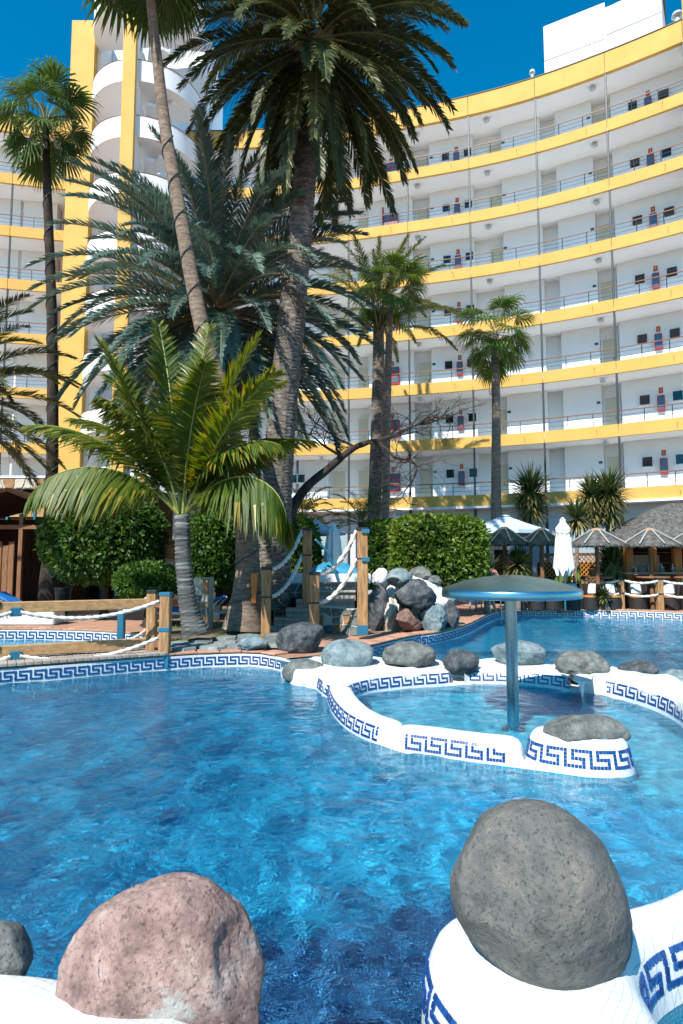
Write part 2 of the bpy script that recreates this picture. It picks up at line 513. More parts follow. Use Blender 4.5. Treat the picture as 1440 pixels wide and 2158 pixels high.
def receiver(o):
    o.cycles.is_caustics_receiver = True
    return o
def basin(name, poly, depth, mat, floor_mat=None):
    e = empty(name); e['kind'] = 'structure'
    mb = MB()
    n = len(poly)
    vs = [(p.x, p.y, GZ - .02) for p in poly] + [(p.x, p.y, -depth) for p in poly]
    fs = [(i, i + n, (i + 1) % n + n, (i + 1) % n) for i in range(n)]
    mb.add(vs, fs)
    w = mb.build('basin_wall', MATS['mosaic_wall'], e); receiver(w)
    if depth > 1:
        xs = [p.x for p in poly]; ys = [p.y for p in poly]; st = .5
        nx, ny = int((max(xs) - min(xs)) / st) + 2, int((max(ys) - min(ys)) / st) + 2
        vs = []
        for j in range(ny):
            for i in range(nx):
                x, y = min(xs) + i * st, min(ys) + j * st
                k = min(1, max(0, (x + 1.6) / 3.2)); k = k * k * (3 - 2 * k)
                k *= min(1, max(0, (11.5 - y) / 3.5))
                vs.append((x, y, -1.15 + .5 * k))
        m_ = MB(); m_.add(vs, [(j * nx + i, j * nx + i + 1, (j + 1) * nx + i + 1, (j + 1) * nx + i) for j in range(ny - 1) for i in range(nx - 1)])
        f = m_.build('basin_floor', mat, e, smooth=True)
    else:
        f = tess([poly], -depth, 'basin_floor', floor_mat or mat); f.parent = e
    receiver(f)
    return e
basin('pool_basin', POOL, 1.2, MATS['mosaic_deep'])
basin('pool_basin', KIDS, .5, MATS['mosaic_light'])

# ================================================================== ground
m, nt, b = newmat('paving', (.45, .26, .18), .75, 0, .3)
tc = nt.nodes.new('ShaderNodeTexCoord')
br = nd(nt, 'ShaderNodeTexBrick'); br.offset = .5
for k, v in (('Scale', 1.0), ('Mortar Size', .006), ('Brick Width', .30), ('Row Height', .15), ('Mortar', (.33, .25, .2, 1)), ('Color1', (.50, .285, .19, 1)), ('Color2', (.40, .22, .15, 1))):
    br.inputs[k].default_value = v
nt.links.new(tc.outputs['Object'], br.inputs['Vector'])
n1 = nd(nt, 'ShaderNodeTexNoise', Scale=1.4, Detail=6); nt.links.new(tc.outputs['Object'], n1.inputs['Vector'])
mx = nd(nt, 'ShaderNodeMix', data_type='RGBA', blend_type='MULTIPLY'); mx.inputs[0].default_value = .6
r = ramp(nt, [(.3, (.62, .6, .58)), (.7, (1.1, 1.08, 1.05))]); nt.links.new(n1.outputs[0], r.inputs[0])
nt.links.new(br.outputs['Color'], mx.inputs[6]); nt.links.new(r.outputs[0], mx.inputs[7]); nt.links.new(mx.outputs[2], b.inputs['Base Color'])
bp = nd(nt, 'ShaderNodeBump', Strength=.4, Distance=.004); nt.links.new(br.outputs['Fac'], bp.inputs['Height']); bp.invert = True
nt.links.new(bp.outputs[0], b.inputs['Normal'])
S = 900
ground = tess([[Vector((-S, -S, 0)), Vector((S, -S, 0)), Vector((S, S, 0)), Vector((-S, S, 0))], grow(POOL, .02), grow(KIDS, .02)], GZ, 'ground', MATS['paving'])
ground['kind'] = 'structure'

# ================================================================== greek key band
KEY = [(0, r_) for r_ in range(5)] + [(c, 4) for c in range(1, 6)] + [(5, 2), (5, 3)] + [(2, 2), (3, 2), (4, 2)] + [(2, 0), (2, 1)] + [(3, 0), (4, 0), (5, 0), (6, 0)]
KEYC = {}
for c_, r_ in KEY: KEYC.setdefault(c_, []).append(r_)
def key_tiles(path, z_top, pitch, face, side=1, rev=False):
    """yield (pos, tangent, normal, up) of every tessera; face(z) = (outward offset, slope) of the wall face"""
    pts = resample(path, pitch)
    if rev: pts = pts[::-1]
    res = []
    for k in range(len(pts)):
        a = pts[max(k - 1, 0)]; b_ = pts[min(k + 1, len(pts) - 1)]
        t = (b_ - a); t.z = 0; t.normalize()
        nrm = Vector((t.y, -t.x, 0)) * side * (-1 if rev else 1)
        for r_ in KEYC.get(k % 7, []):
            z = z_top - (r_ + .5) * pitch
            off, sl = face(z)
            up = (Vector((0, 0, 1)) + nrm * sl).normalized()
            n2 = nrm - up * nrm.dot(up); n2.normalize()
            p = Vector((pts[k].x, pts[k].y, 0)) + nrm * off; p.z = z
            res.append((p, t, n2, up))
    return res
def key_joined(parent, path, z_top, pitch, face=lambda z: (0, 0), side=1, rev=False, name='greek_key_mosaic'):
    mb = MB()
    for p, t, n2, up in key_tiles(path, z_top, pitch, face, side, rev):
        M = Matrix((t, n2, up)).transposed()
        mb.box(p + n2 * .002, (pitch * .84, .010, pitch * .84), M)
    o = mb.build(name, MATS['tile_navy'], parent)
    o['kind'] = 'stuff'
    return o
def key_pieces(parent, path, z_top, pitch, face, side=1, rev=False):
    mb = MB(); mb.bbox((0, 0, 0), (pitch * .84, .010, pitch * .84), b=.0015)
    me = mb.mesh('tile', MATS['tile_navy_piece'])
    for p, t, n2, up in key_tiles(path, z_top, pitch, face, side, rev):
        M = Matrix((t, n2, up)).transposed().to_4x4(); M.translation = p + n2 * .002
        o = link('tile', me, parent); o.matrix_local = M

# ================================================================== rounded white walls
WALL_PROF = [(0.0, -.7), (0.0, .0), (.012, .09), (.022, .135), (.045, .168), (.075, .183), (.11, .19)]
def prof_face(prof, top):
    s = top / .19
    def f(z):
        zz = [(i, q * s if q > 0 else q) for i, q in prof]
        for (i0, z0), (i1, z1) in zip(zz, zz[1:]):
            if z0 <= z <= z1:
                k = (z - z0) / (z1 - z0)
                return -(i0 + (i1 - i0) * k), -(i1 - i0) / (z1 - z0)
        return 0, 0
    return f
def white_wall(name, poly, top, label, prof=WALL_PROF, zf=None, cat='pool wall', bottom=None):
    poly = ccw([Vector((p.x, p.y, 0)) for p in poly])
    n = len(poly)
    nr = []
    for i in range(n):
        t = poly[(i + 1) % n] - poly[i - 1]
        nr.append(Vector((t.y, -t.x, 0)).normalized())
    e = empty(name, (0, 0, 0))
    s = top / .19
    vs = []
    for inset, z in prof:
        zz = z * s if z > 0 else z
        if bottom is not None and z < 0: zz = bottom
        for p, q in zip(poly, nr):
            w = p - q * inset
            vs.append((w.x, w.y, zz + (zf(w.x, w.y) * max(0, z) / .19 if zf else 0) + (.004 * noise.noise(Vector((w.x * 5, w.y * 5, z * 9))) if z > .1 else 0)))
    k = len(prof); fs = []
    for r_ in range(k - 1):
        for i in range(n):
            j = (i + 1) % n
            fs.append((r_ * n + i, r_ * n + j, (r_ + 1) * n + j, (r_ + 1) * n + i))
    # top: tessellated so that concave outlines fill correctly
    ring = [Vector(vs[(k - 1) * n + i]) for i in range(n)]
    tris = tessellate_polygon([[Vector((p.x, p.y, 0)) for p in ring]])
    for t in tris:
        a, b_, c = [ring[i] for i in t]
        if (b_ - a).cross(c - a).z < 0: t = (t[0], t[2], t[1])
        fs.append(tuple(i + (k - 1) * n for i in t))
    mb = MB(); mb.add(vs, fs)
    mb.m = [1 if max(vs[i][2] for i in f_) < .012 else 0 for f_ in mb.f]
    o = mb.build('wall_body', [MATS['plaster_white'], MATS['mosaic_wall']], e)
    smooth_angle(o, 60); receiver(o)
    tag(e, label, cat)
    return e, poly
def ribbon(center, hw, ends=6):
    """capsule outline round a centre line"""
    c = [Vector((p.x, p.y, 0)) for p in center]
    L = []; Rr = []
    for i, p in enumerate(c):
        t = (c[min(i + 1, len(c) - 1)] - c[max(i - 1, 0)]).normalized()
        nn = Vector((-t.y, t.x, 0))
        L.append(p + nn * hw); Rr.append(p - nn * hw)
    t1 = (c[-1] - c[-2]).normalized(); t0 = (c[0] - c[1]).normalized()
    def arc(p, t):
        nn = Vector((-t.y, t.x, 0))
        return [p + (-nn * math.cos(a) + t * math.sin(a)) * hw for a in [PI * k / ends for k in range(1, ends)]]
    return Rr + arc(c[-1], t1) + L[::-1] + arc(c[0], t0)
def offset_line(pts, d):
    out = []
    for i, p in enumerate(pts):
        t = (pts[min(i + 1, len(pts) - 1)] - pts[max(i - 1, 0)]).normalized()
        out.append(p + Vector((-t.y, t.x, 0)) * d)
    return out
HW = .165
PITCH_T = .0265
# front arc, outer (camera side) waterline -> centre line lies behind it
arcA = resample(outline_px([(690, 1478), (700, 1503), (722, 1530), (755, 1552), (792, 1568)], 6), .05)
cA = offset_line(arcA, HW)
wA, _ = white_wall('pool_wall', ribbon(cA, HW), .19, 'curved white pool wall arc with blue key mosaic joining the boulder shelf')
key_joined(wA, offset_line(arcA, 0), .155, PITCH_T, prof_face(WALL_PROF, .19), 1)
lineB = resample(outline_px([(856, 1586), (900, 1592), (960, 1601), (1010, 1608), (1062, 1614)], 6), .05)
wB, _ = white_wall('pool_wall', ribbon(offset_line(lineB, HW), HW), .195, 'bare-topped white pool wall block with blue key mosaic in front of the mushroom fountain')
key_joined(wB, lineB, .158, PITCH_T, prof_face(WALL_PROF, .195), 1)
lineC = resample(outline_px([(1160, 1627), (1200, 1633), (1250, 1639), (1296, 1640)], 6), .05)
cC = offset_line(lineC, .26)
polyC = ribbon(cC, .26, 10)
PROF_C = [(0.0, -.7), (0.0, .0), (.03, .09), (.045, .135), (.06, .16), (.08, .18), (.10, .19)]
wC, pC = white_wall('pool_wall', polyC, .27, 'white pool wall block with blue key mosaic carrying a broad flat grey boulder', PROF_C)
# mosaic wraps round both ends of the block
iC = [p for p in resample(polyC + polyC[:1], .05) if True]
cyC = sum(p.y for p in iC) / len(iC)
arcC0 = ribbon(cC, .26, 10)
n_c = len(cC)
front = arcC0[:n_c]                       # right-hand side of travel = camera side
endR = arcC0[n_c:n_c + 9]; endL = arcC0[-9:]
key_joined(wC, resample(endL[3:] + front + endR[:6], .04), .20, PITCH_T * 1.08, prof_face(PROF_C, .27), 1)
# low sills awash between the blocks
def sill(a, b, hw, label, top=.022):
    line = resample([G(*a), G(*b)], .06)
    u = (line[-1] - line[0]).normalized() * .07
    back = offset_line(line, 2 * hw)
    quad = [line[0] - u, line[-1] + u, back[-1] + u, back[0] - u]
    e, _ = white_wall('pool_sill', resample(quad, .05, True), top, label, [(0, -.7), (0, .0), (.003, .12), (.008, .17), (.016, .19)], cat='pool sill')
sill((808, 1573), (850, 1588), .13, 'low white sill between the wall arc and the bare wall block')
sill((1066, 1615), (1160, 1627), .13, 'low white sill between the bare wall block and the boulder block')
# boulder shelf behind the fountain basin, in three masses
def shelf(front_px, back_px, top, label, key=None, zf=None):
    f = outline_px(front_px, 5)
    bk = catmull([G(x, y, top) for x, y in back_px], 5)
    poly = resample(f + [Vector((p.x, p.y, 0)) for p in bk], .06, True)
    e, pl = white_wall('boulder_shelf', poly, top, label, cat='pool wall', zf=zf)
    return e
hump = lambda x, y: .15 * max(0, noise.noise(Vector((x * 2.1, y * 2.1, 2.2)))) - .05 * max(0, noise.noise(Vector((x * 3.1, y * 3.1, 7.2)))) 
s1 = shelf([(592, 1426), (620, 1444), (665, 1453), (686, 1470), (733, 1484), (748, 1472), (790, 1460), (870, 1451), (930, 1447), (952, 1445)],
           [(955, 1408), (930, 1392), (870, 1388), (800, 1384), (720, 1384), (650, 1390), (606, 1402)], .21, 'white plastered shelf with three grey boulders left of the notch', zf=hump)
key_joined(s1, resample(outline_px([(738, 1480), (750, 1471), (790, 1460), (870, 1451), (930, 1447), (950, 1445)], 5), .04), .175, PITCH_T, prof_face(WALL_PROF, .21), 1)
key_joined(s1, resample(outline_px([(668, 1455), (678, 1464), (690, 1473)], 5), .04), .165, PITCH_T, prof_face(WALL_PROF, .21), 1)
s2 = shelf([(992, 1442), (1060, 1443), (1120, 1447), (1170, 1453), (1200, 1459)], [(1203, 1420), (1190, 1404), (1120, 1388), (1040, 1384), (985, 1392), (978, 1412)], .21, 'white plastered shelf shaded by the mushroom fountain cap', zf=hump)
key_joined(s2, resample(outline_px([(992, 1442), (1060, 1443), (1120, 1447), (1170, 1453), (1198, 1459)], 5), .04), .178, PITCH_T, prof_face(WALL_PROF, .21), 1)
s3 = shelf([(1232, 1460), (1300, 1473), (1360, 1491), (1405, 1510), (1440, 1533), (1478, 1572), (1500, 1620)], [(1640, 1585), (1580, 1500), (1500, 1458), (1430, 1435), (1350, 1413), (1290, 1402), (1255, 1408), (1234, 1418), (1226, 1436)], .23, 'white plastered shelf sweeping round to the right of the fountain basin', zf=hump)
key_joined(s3, resample(outline_px([(1237, 1460), (1300, 1473), (1360, 1491), (1405, 1510), (1440, 1533), (1470, 1562)], 5), .04), .19, PITCH_T * 1.05, prof_face(WALL_PROF, .23), 1)
sill((950, 1446), (994, 1443), .25, 'low white sill in the notch beside the dark boulder', .03)
sill((1196, 1459), (1240, 1461), .22, 'low white sill in the notch under the craggy boulder', .05)

# fountain basin floor lies higher than the rest
fb = [G(*p) for p in [(690, 1478), (700, 1503), (755, 1552), (840, 1585), (960, 1601), (1062, 1614), (1160, 1627), (1296, 1640), (1440, 1640), (1560, 1640), (1500, 1580), (1440, 1533), (1360, 1491), (1236, 1460), (1120, 1447), (950, 1445), (790, 1460), (738, 1480)]]
f2 = tess([fb], -.42, 'basin_floor', MATS['mosaic_light']); f2['kind'] = 'structure'; receiver(f2)
sk = MB(); nfb = len(fb)
sk.add([(p.x, p.y, -.42) for p in fb] + [(p.x, p.y, -1.2) for p in fb], [(i, (i + 1) % nfb, (i + 1) % nfb + nfb, i + nfb) for i in range(nfb)])
sk = sk.build('basin_step', MATS['mosaic_wall'], f2); receiver(sk)

# ================================================================== near walls
NEAR_PROF = [(0.0, -.8), (0.0, .0), (.012, .09), (.025, .12), (.05, .155), (.085, .178), (.125, .19)]
nr_top = .30
nearR_px = [(925, 1998), (921, 1965), (933, 1935), (962, 1915), (1040, 1900), (1180, 1905), (1290, 1903), (1360, 1888), (1420, 1865), (1500, 1825)]
nearR_back = [(1560, 1855), (1480, 1895), (1420, 1922), (1372, 1942), (1338, 1968), (1326, 2000), (1332, 2040), (1356, 2085), (1400, 2150), (1460, 2230), (1400, 2420), (1250, 2420)]
nearR_left = [(1150, 2250), (1060, 2160), (985, 2090), (940, 2035)]
polyR = resample(catmull([G(x, y, nr_top) for x, y in nearR_px + nearR_back + nearR_left], 5, True), .03, True)
polyR = grow(ccw([Vector((p.x, p.y, 0)) for p in polyR]), .06)
wR, pR = white_wall('pool_wall', polyR, nr_top, 'forked white pool wall carrying the big round grey boulder', NEAR_PROF)
def sub_path(poly, a, b):
    """piece of the outline between the points nearest to a and b (ccw)"""
    ia = min(range(len(poly)), key=lambda i: (poly[i] - a).length); ib = min(range(len(poly)), key=lambda i: (poly[i] - b).length)
    return [poly[i % len(poly)] for i in range(ia, ib + (len(poly) if ib < ia else 0) + 1)]
def flat(v): return Vector((v.x, v.y, 0))
pathL = sub_path(pR, flat(G(925, 1960, nr_top)), flat(G(1200, 2300, nr_top)))
key_pieces(wR, resample(pathL, .02), .205, PITCH_T, prof_face(NEAR_PROF, nr_top), 1)
pathI = sub_path(pR, flat(G(1345, 2060, nr_top)), flat(G(1560, 1855, nr_top)))
key_pieces(wR, resample(pathI, .02), .205, PITCH_T, prof_face(NEAR_PROF, nr_top), 1)
# small round pool beside it
fr = [G(*p) for p in [(1300, 2000), (1340, 1960), (1440, 1915), (1600, 1850), (1900, 2100), (1700, 2400), (1450, 2400), (1360, 2120)]]
f3 = tess([fr], -.3, 'basin_floor', MATS['mosaic_shallow']); f3['kind'] = 'structure'; receiver(f3)

nl_top = .42
polyL = resample(catmull([G(x, y, nl_top) for x, y in [(-160, 1990), (-20, 2000), (60, 2003), (140, 2010), (190, 2020), (330, 2060), (470, 2110), (530, 2170), (560, 2260), (540, 2420), (300, 2520), (0, 2500), (-220, 2350)]], 5, True), .03, True)
wL, pL = white_wall('pool_wall', [flat(p) for p in polyL], nl_top, 'white pool wall under the pink boulder beside the camera', NEAR_PROF)

# ================================================================== boulders
def rock_mesh(name, mat, seed, amp=.16, cuts=5, sub=5, scale=(1, 1, 1), lobes=(), fr=1.0, cutd=(.72, .95), fine=1.0):
    bm = bmesh.new()
    bmesh.ops.create_icosphere(bm, subdivisions=sub, radius=1)
    rnd = random.Random(seed)
    planes = []
    for _ in range(cuts):
        v = Vector((rnd.gauss(0, 1), rnd.gauss(0, 1), rnd.gauss(0, .8))).normalized()
        planes.append((v, rnd.uniform(*cutd)))
    off = Vector((seed * 3.7, seed * 1.3, seed * .7))
    for v in bm.verts:
        d = v.co.normalized()
        r = 1.0
        for n_, q in planes:
            c = d.dot(n_)
            if c > 0.05:
                lim = q / c
                if lim < r * 1.25:
                    k = min(1, max(0, (r - lim) / .12 + .5)); r = r * (1 - k) + lim * k if lim < r else r
        for ld, la, lw in lobes:
            c = d.dot(Vector(ld).normalized())
            r += la * math.exp(-((1 - c) / lw))
        r *= 1 + amp * noise.noise(d * 1.3 * fr + off) + amp * .45 * noise.noise(d * 3.1 * fr + off) + amp * fine * (.22 * noise.noise(d * 8 + off) - .30 * max(0, .22 - abs(noise.noise(d * 2.3 + off * 1.7))) * 1.6 + .12 * noise.noise(d * 19 + off) + .06 * noise.noise(d * 41 + off))
        v.co = Vector((d.x * r * scale[0], d.y * r * scale[1], d.z * r * scale[2]))
    me = bpy.data.meshes.new(name)
    bm.to_mesh(me); bm.free()
    me.materials.append(MATS[mat])
    me.polygons.foreach_set('use_smooth', [True] * len(me.polygons))
    return me
def boulder(px, py, wpx, hpx, Y, mat, seed, label, deep=None, rot=(0, 0, 0), group=None, **kw):
    """px,py = centre in the photo; wpx,hpx = width and height; Y = depth of the spot it rests on"""
    k = PXM(Y)
    sx, sz = wpx * k / 2, hpx * k / 2
    sy = deep / 2 if deep else sx * .85
    me = rock_mesh('boulder', mat, seed, scale=(sx, sy, sz), **kw)
    o = link('boulder', me, loc=A(px, py, Y), rot=rot)
    receiver(o)
    return tag(o, label, 'boulder', group)
boulder(1128, 1880, 338, 345, 2.33, 'rock_round_grey', 11, 'big round grey boulder with pitted skin on the forked white wall', deep=.52, amp=.05, cuts=3, sub=6, fr=.8, cutd=(.86, .97), lobes=[((.86, -.1, -.62), .20, .10), ((-.25, 0, .9), .02, .3), ((-.72, -.3, -.68), -.10, .18)], fine=.9)
boulder(336, 2056, 398, 396, 2.03, 'rock_pink', 5, 'pinkish boulder with pale and rusty patches on the white wall', deep=.36, amp=.07, cuts=5, sub=6, fr=.9, cutd=(.80, .95), lobes=[((.75, 0, -.5), .12, .2), ((-.6, 0, .75), -.08, .25)], fine=1.2)
boulder(-30, 2030, 175, 130, 2.12, 'rock_grey', 9, 'grey boulder cut by the frame beside the pinkish boulder', amp=.1, sub=5)
Yc = (cC[0].y + cC[-1].y) / 2
boulder(1236, 1543, 166, 72, Yc, 'rock_grey', 21, 'broad flat grey boulder on the mosaic wall block', deep=.46, amp=.10, cuts=6, sub=5)
boulder(641, 1417, 92, 56, 9.15, 'rock_grey', 31, 'smooth olive grey boulder low at the waterline of the shelf', amp=.07, cuts=3)
boulder(735, 1386, 112, 78, 9.35, 'rock_blue', 32, 'pale blue-grey rounded boulder, largest on the white shelf', amp=.08, cuts=4)
boulder(861, 1381, 112, 56, 9.3, 'rock_grey', 33, 'olive grey boulder split by a crack on the white shelf', amp=.12, cuts=4)
boulder(972, 1396, 76, 54, 9.0, 'rock_dark', 34, 'dark mottled boulder in the notch of the white shelf', amp=.10, cuts=4)
boulder(1094, 1378, 112, 52, 9.5, 'rock_blue', 35, 'pale wide boulder on the shelf behind the fountain post', amp=.12, cuts=4)
boulder(1222, 1406, 112, 68, 8.75, 'rock_grey', 36, 'craggy grey boulder bridging the second notch', amp=.2, cuts=6, fr=1.3)
boulder(1348, 1417, 84, 46, 8.8, 'rock_dark', 37, 'small craggy dark boulder on the sweeping white shelf', amp=.2, cuts=6, fr=1.3)
boulder(1424, 1436, 66, 46, 8.2, 'rock_blue', 38, 'grey boulder next after the small craggy dark one', amp=.18, cuts=5, fr=1.3)
boulder(1470, 1476, 90, 50, 7.4, 'rock_grey', 39, 'boulder cut by the frame at the end of the sweeping shelf', amp=.18, cuts=5, fr=1.3)
boulder(630, 1347, 106, 68, 10.6, 'rock_dark', 41, 'purplish dark boulder leaning at the foot of the wooden steps', rot=(0, R(-14), 0), amp=.12, cuts=4)
boulder(533, 1357, 66, 36, 10.6, 'rock_blue', 42, 'low greenish boulder in front of the lowest wooden step', amp=.12, cuts=4)

# ================================================================== mushroom fountain
noisy('steel', (.17, .30, .35), (.27, .41, .46), 3, .24, .05, 8, metal=1.0, stretch=(1, 1, .05), bdist=.002)
noisy('steel_dull', (.13, .36, .46), (.24, .48, .57), 4, .30, .05, 10, metal=1.0, bdist=.003)  # blue tint in the cap steel stands in for reflected sky
base = G(1082, 1514)
mf = empty('mushroom_fountain', base)
tag(mf, 'steel mushroom fountain with shallow domed cap standing in the round basin', 'fountain')
kY = base.y / F_PX
rcap = 142 * kY
zr = A(1082, 1258, base.y).z
prof = [(0.0, .245)] + [(rcap * math.sin(a) , .09 + .155 * (1 - (math.sin(a)) ** 2)) for a in [PI / 2 * k / 14 for k in range(1, 14)]]
prof = [(max(.001, r_), z) for r_, z in prof]
prof += [(rcap * .992, .082), (rcap, .068), (rcap, .012), (rcap * .995, 0.0), (rcap * .97, -.004), (rcap * .955, .01), (.2, .05), (.001, .055)]
mb = MB(); mb.lathe(prof, n=72, cap=False)
o = mb.build('cap', MATS['steel_dull'], mf, loc=(0, 0, zr)); smooth_angle(o, 30)
mb = MB(); mb.lathe([(.066, -.42), (.066, zr + .05)], n=32)
o = mb.build('stem', MATS['steel'], mf); smooth_angle(o, 30); receiver(o)
mb = MB(); mb.lathe([(.13, -.415), (.13, -.40), (.07, -.39)], n=32)
mb.build('base_flange', MATS['steel_dull'], mf)

# ================================================================== hotel
noisy('hotel_yellow', (.56, .335, .075), (.64, .395, .10), .9, .75, .08, 40, c3=(.60, .365, .088), bdist=.004)
noisy('hotel_white', (.80, .82, .83), (.86, .87, .87), .7, .7, .06, 40, bdist=.003)
noisy('hotel_wall', (.72, .79, .83), (.78, .84, .87), .6, .7, .06, 40, bdist=.003)
newmat('post_steel', (.035, .045, .05), .45, .3)
newmat('rail_steel', (.05, .075, .09), .4, .5)
newmat('handrail', (.24, .10, .04), .45)
newmat('door_paint', (.52, .52, .42), .5)
newmat('niche_wall', (.60, .66, .66), .7)
newmat('window_frame', (.72, .74, .75), .4)
newmat('window_glass', (.012, .02, .028), .08, 0, .6)
newmat('red_paint', (.30, .018, .015), .35)
newmat('cabinet_face', (.06, .13, .22), .25)
newmat('sign_red', (.36, .03, .012), .5)
newmat('sign_yellow', (.75, .32, .03), .5)
newmat('lamp_white', (.45, .50, .52), .4)
newmat('coping_dark', (.05, .05, .045), .6)
newmat('grey_panel', (.09, .11, .13), .5)
STOREY, Z0, NFL, BH = 2.85, 5.0, 7, .55
RW = [(-8.6, 32.05), (-5.66, 32.0), (-2.68, 31.7), (.36, 31.2), (3.41, 30.4), (6.42, 29.5), (9.43, 28.3), (12.22, 26.8), (14.88, 25.07), (17.4, 23.1), (19.8, 21.0)]
LW = [(-23.6, 28.6), (-20.4, 29.9), (-17.25, 30.75), (-14.35, 31.3)]
SUB = 5
class Facade:
    def __init__(s, nodes):
        s.nodes = [Vector((x, y, 0)) for x, y in nodes]
        s.pts = catmull(s.nodes, SUB)
    def at(s, bay, t, off=0.0, z=0.0):
        """point t (0..1) along bay, off metres behind the front line"""
        u = (bay + t) * SUB
        i = min(int(u), len(s.pts) - 2); k = u - i
        p = s.pts[i].lerp(s.pts[i + 1], k)
        a = s.pts[max(i - 1, 0)]; b_ = s.pts[min(i + 2, len(s.pts) - 1)]
        t_ = (b_ - a).normalized()
        n = Vector((-t_.y, t_.x, 0))
        q = p + n * off
        return Vector((q.x, q.y, z))
    def ang(s, bay, t):
        a = s.at(bay, max(t - .05, 0)); b_ = s.at(bay, min(t + .05, 1))
        d = b_ - a
        return math.atan2(d.y, d.x)
def strip(mb, F, b0, t0, b1, t1, off0, off1, z0, z1, n=SUB):
    """solid curved strip between two offsets and two heights"""
    u0, u1 = b0 + t0, b1 + t1
    k = max(1, int(round((u1 - u0) * n)))
    vs = []
    for i in range(k + 1):
        u = u0 + (u1 - u0) * i / k
        b_ = min(int(u), len(F.nodes) - 2); t = u - b_
        for off, z in ((off0, z0), (off1, z0), (off1, z1), (off0, z1)):
            vs.append(F.at(b_, t, off, z))
    fs = [(3, 2, 1, 0), tuple(k * 4 + j for j in range(4))]
    for i in range(k):
        for j in range(4):
            l = (j + 1) % 4
            fs.append((i * 4 + j, i * 4 + l, (i + 1) * 4 + l, (i + 1) * 4 + j))
    mb.add(vs, fs)
GD = 1.55                                   # depth of the galleries
def flip(vs): return vs
win_mb = MB()
for dx in (-.22, .22): win_mb.box((dx, 0, 0), (.05, .07, .52))
for dz in (-.24, .24): win_mb.box((0, 0, dz), (.39, .07, .05))
win_me = win_mb.mesh('window', MATS['window_frame'])
mb = MB(); mb.box((0, .012, 0), (.40, .012, .44)); pane_me = mb.mesh('pane', MATS['window_glass'])
mb = MB()
mb.box((0, 0, 0), (.40, .03, .44)); 
leaf_me = mb.mesh('pane', MATS['window_glass'])
mb = MB(); mb.lathe([(.015, .10), (.015, .02)], n=10); mb.lathe([(.085, .02), (.15, .0), (.15, -.025), (.11, -.07), (.05, -.10)], n=16)
lamp_me = mb.mesh('ceiling_lamp', MATS['lamp_white'])
mb = MB(); mb.bbox((0, 0, 0), (.30, .17, .72), b=.012); cab_me = mb.mesh('cabinet_box', MATS['red_paint'])
mb = MB(); mb.box((0, -.09, .02), (.22, .012, .56)); cabface_me = mb.mesh('glass_door', MATS['cabinet_face'])
mb = MB(); mb.lathe([(.05, -.22), (.06, -.2), (.06, .10), (.03, .15), (.02, .2)], n=10); ext_me = mb.mesh('extinguisher', MATS['red_paint'])
mb = MB(); mb.bbox((0, 0, 0), (.17, .02, .24), b=.004); sign_me = mb.mesh('sign_plate', MATS['sign_red'])
mb = MB(); mb.box((0, -.012, 0), (.06, .004, .13)); signf_me = mb.mesh('sign_symbol', MATS['sign_yellow'])
mb = MB(); mb.bbox((0, 0, 0), (.78, .22, .95), b=.015); hose_me = mb.mesh('cabinet_box', MATS['red_paint'])
mb = MB(); mb.box((0, -.113, .04), (.68, .012, .80)); hoseface_me = mb.mesh('glass_door', MATS['cabinet_face'])
mb = MB()
for i in range(24):
    a, a2 = 2 * PI * i / 24, 2 * PI * (i + 1) / 24
    mb.add([Vector((r_ * math.cos(x), -.122, r_ * math.sin(x))) for r_, x in ((.13, a), (.25, a), (.25, a2), (.13, a2))], [(0, 1, 2, 3)])
reel_me = mb.mesh('hose_reel', MATS['sign_red'])
mb = MB(); mb.lathe([(.04, 0), (.04, 2.2)], n=8); pipe_me = mb.mesh('red_pipe', MATS['red_paint'])
def face_obj(name, me, par, F, bay, t, off, z, tilt=0.0):
    a = F.ang(bay, t)
    p = F.at(bay, t, off, z)
    return link(name, me, par, loc=p, rot=(tilt, 0, a))
def window(par, F, bay, t, off, z, tilt):
    w = face_obj('window', win_me, par, F, bay, t, off - .02, z)
    p = link('pane', pane_me, w)
    if tilt:
        l = link('open_sash', leaf_me, w, loc=(0, -.07, .01), rot=(R(-16), 0, 0))
def cabinet(F, bay, t, off, z, label, hose=False):
    a = F.ang(bay, t); p = F.at(bay, t, off, z)
    e = empty('fire_cabinet', p, a)
    if hose:
        link('cabinet_box', hose_me, e, loc=(0, -.11, 0)); link('glass_door', hoseface_me, e, loc=(0, -.11, 0)); link('hose_reel', reel_me, e, loc=(0, -.11, .04))
        sg = link('sign_plate', sign_me, e, loc=(0, -.012, .72)); link('sign_symbol', signf_me, sg)
        tag(e, label, 'fire cabinet', 'hose reel cabinets on the galleries')
    else:
        link('cabinet_box', cab_me, e, loc=(0, -.085, 0)); link('glass_door', cabface_me, e, loc=(0, -.085, 0)); link('extinguisher', ext_me, e, loc=(0, -.13, -.04), scale=(.7, .5, 1))
        sg = link('sign_plate', sign_me, e, loc=(0, -.012, .62)); link('sign_symbol', signf_me, sg)
        tag(e, label, 'fire cabinet', 'extinguisher cabinets on the galleries')
ORD = ['first', 'second', 'third', 'fourth', 'fifth', 'sixth', 'seventh']

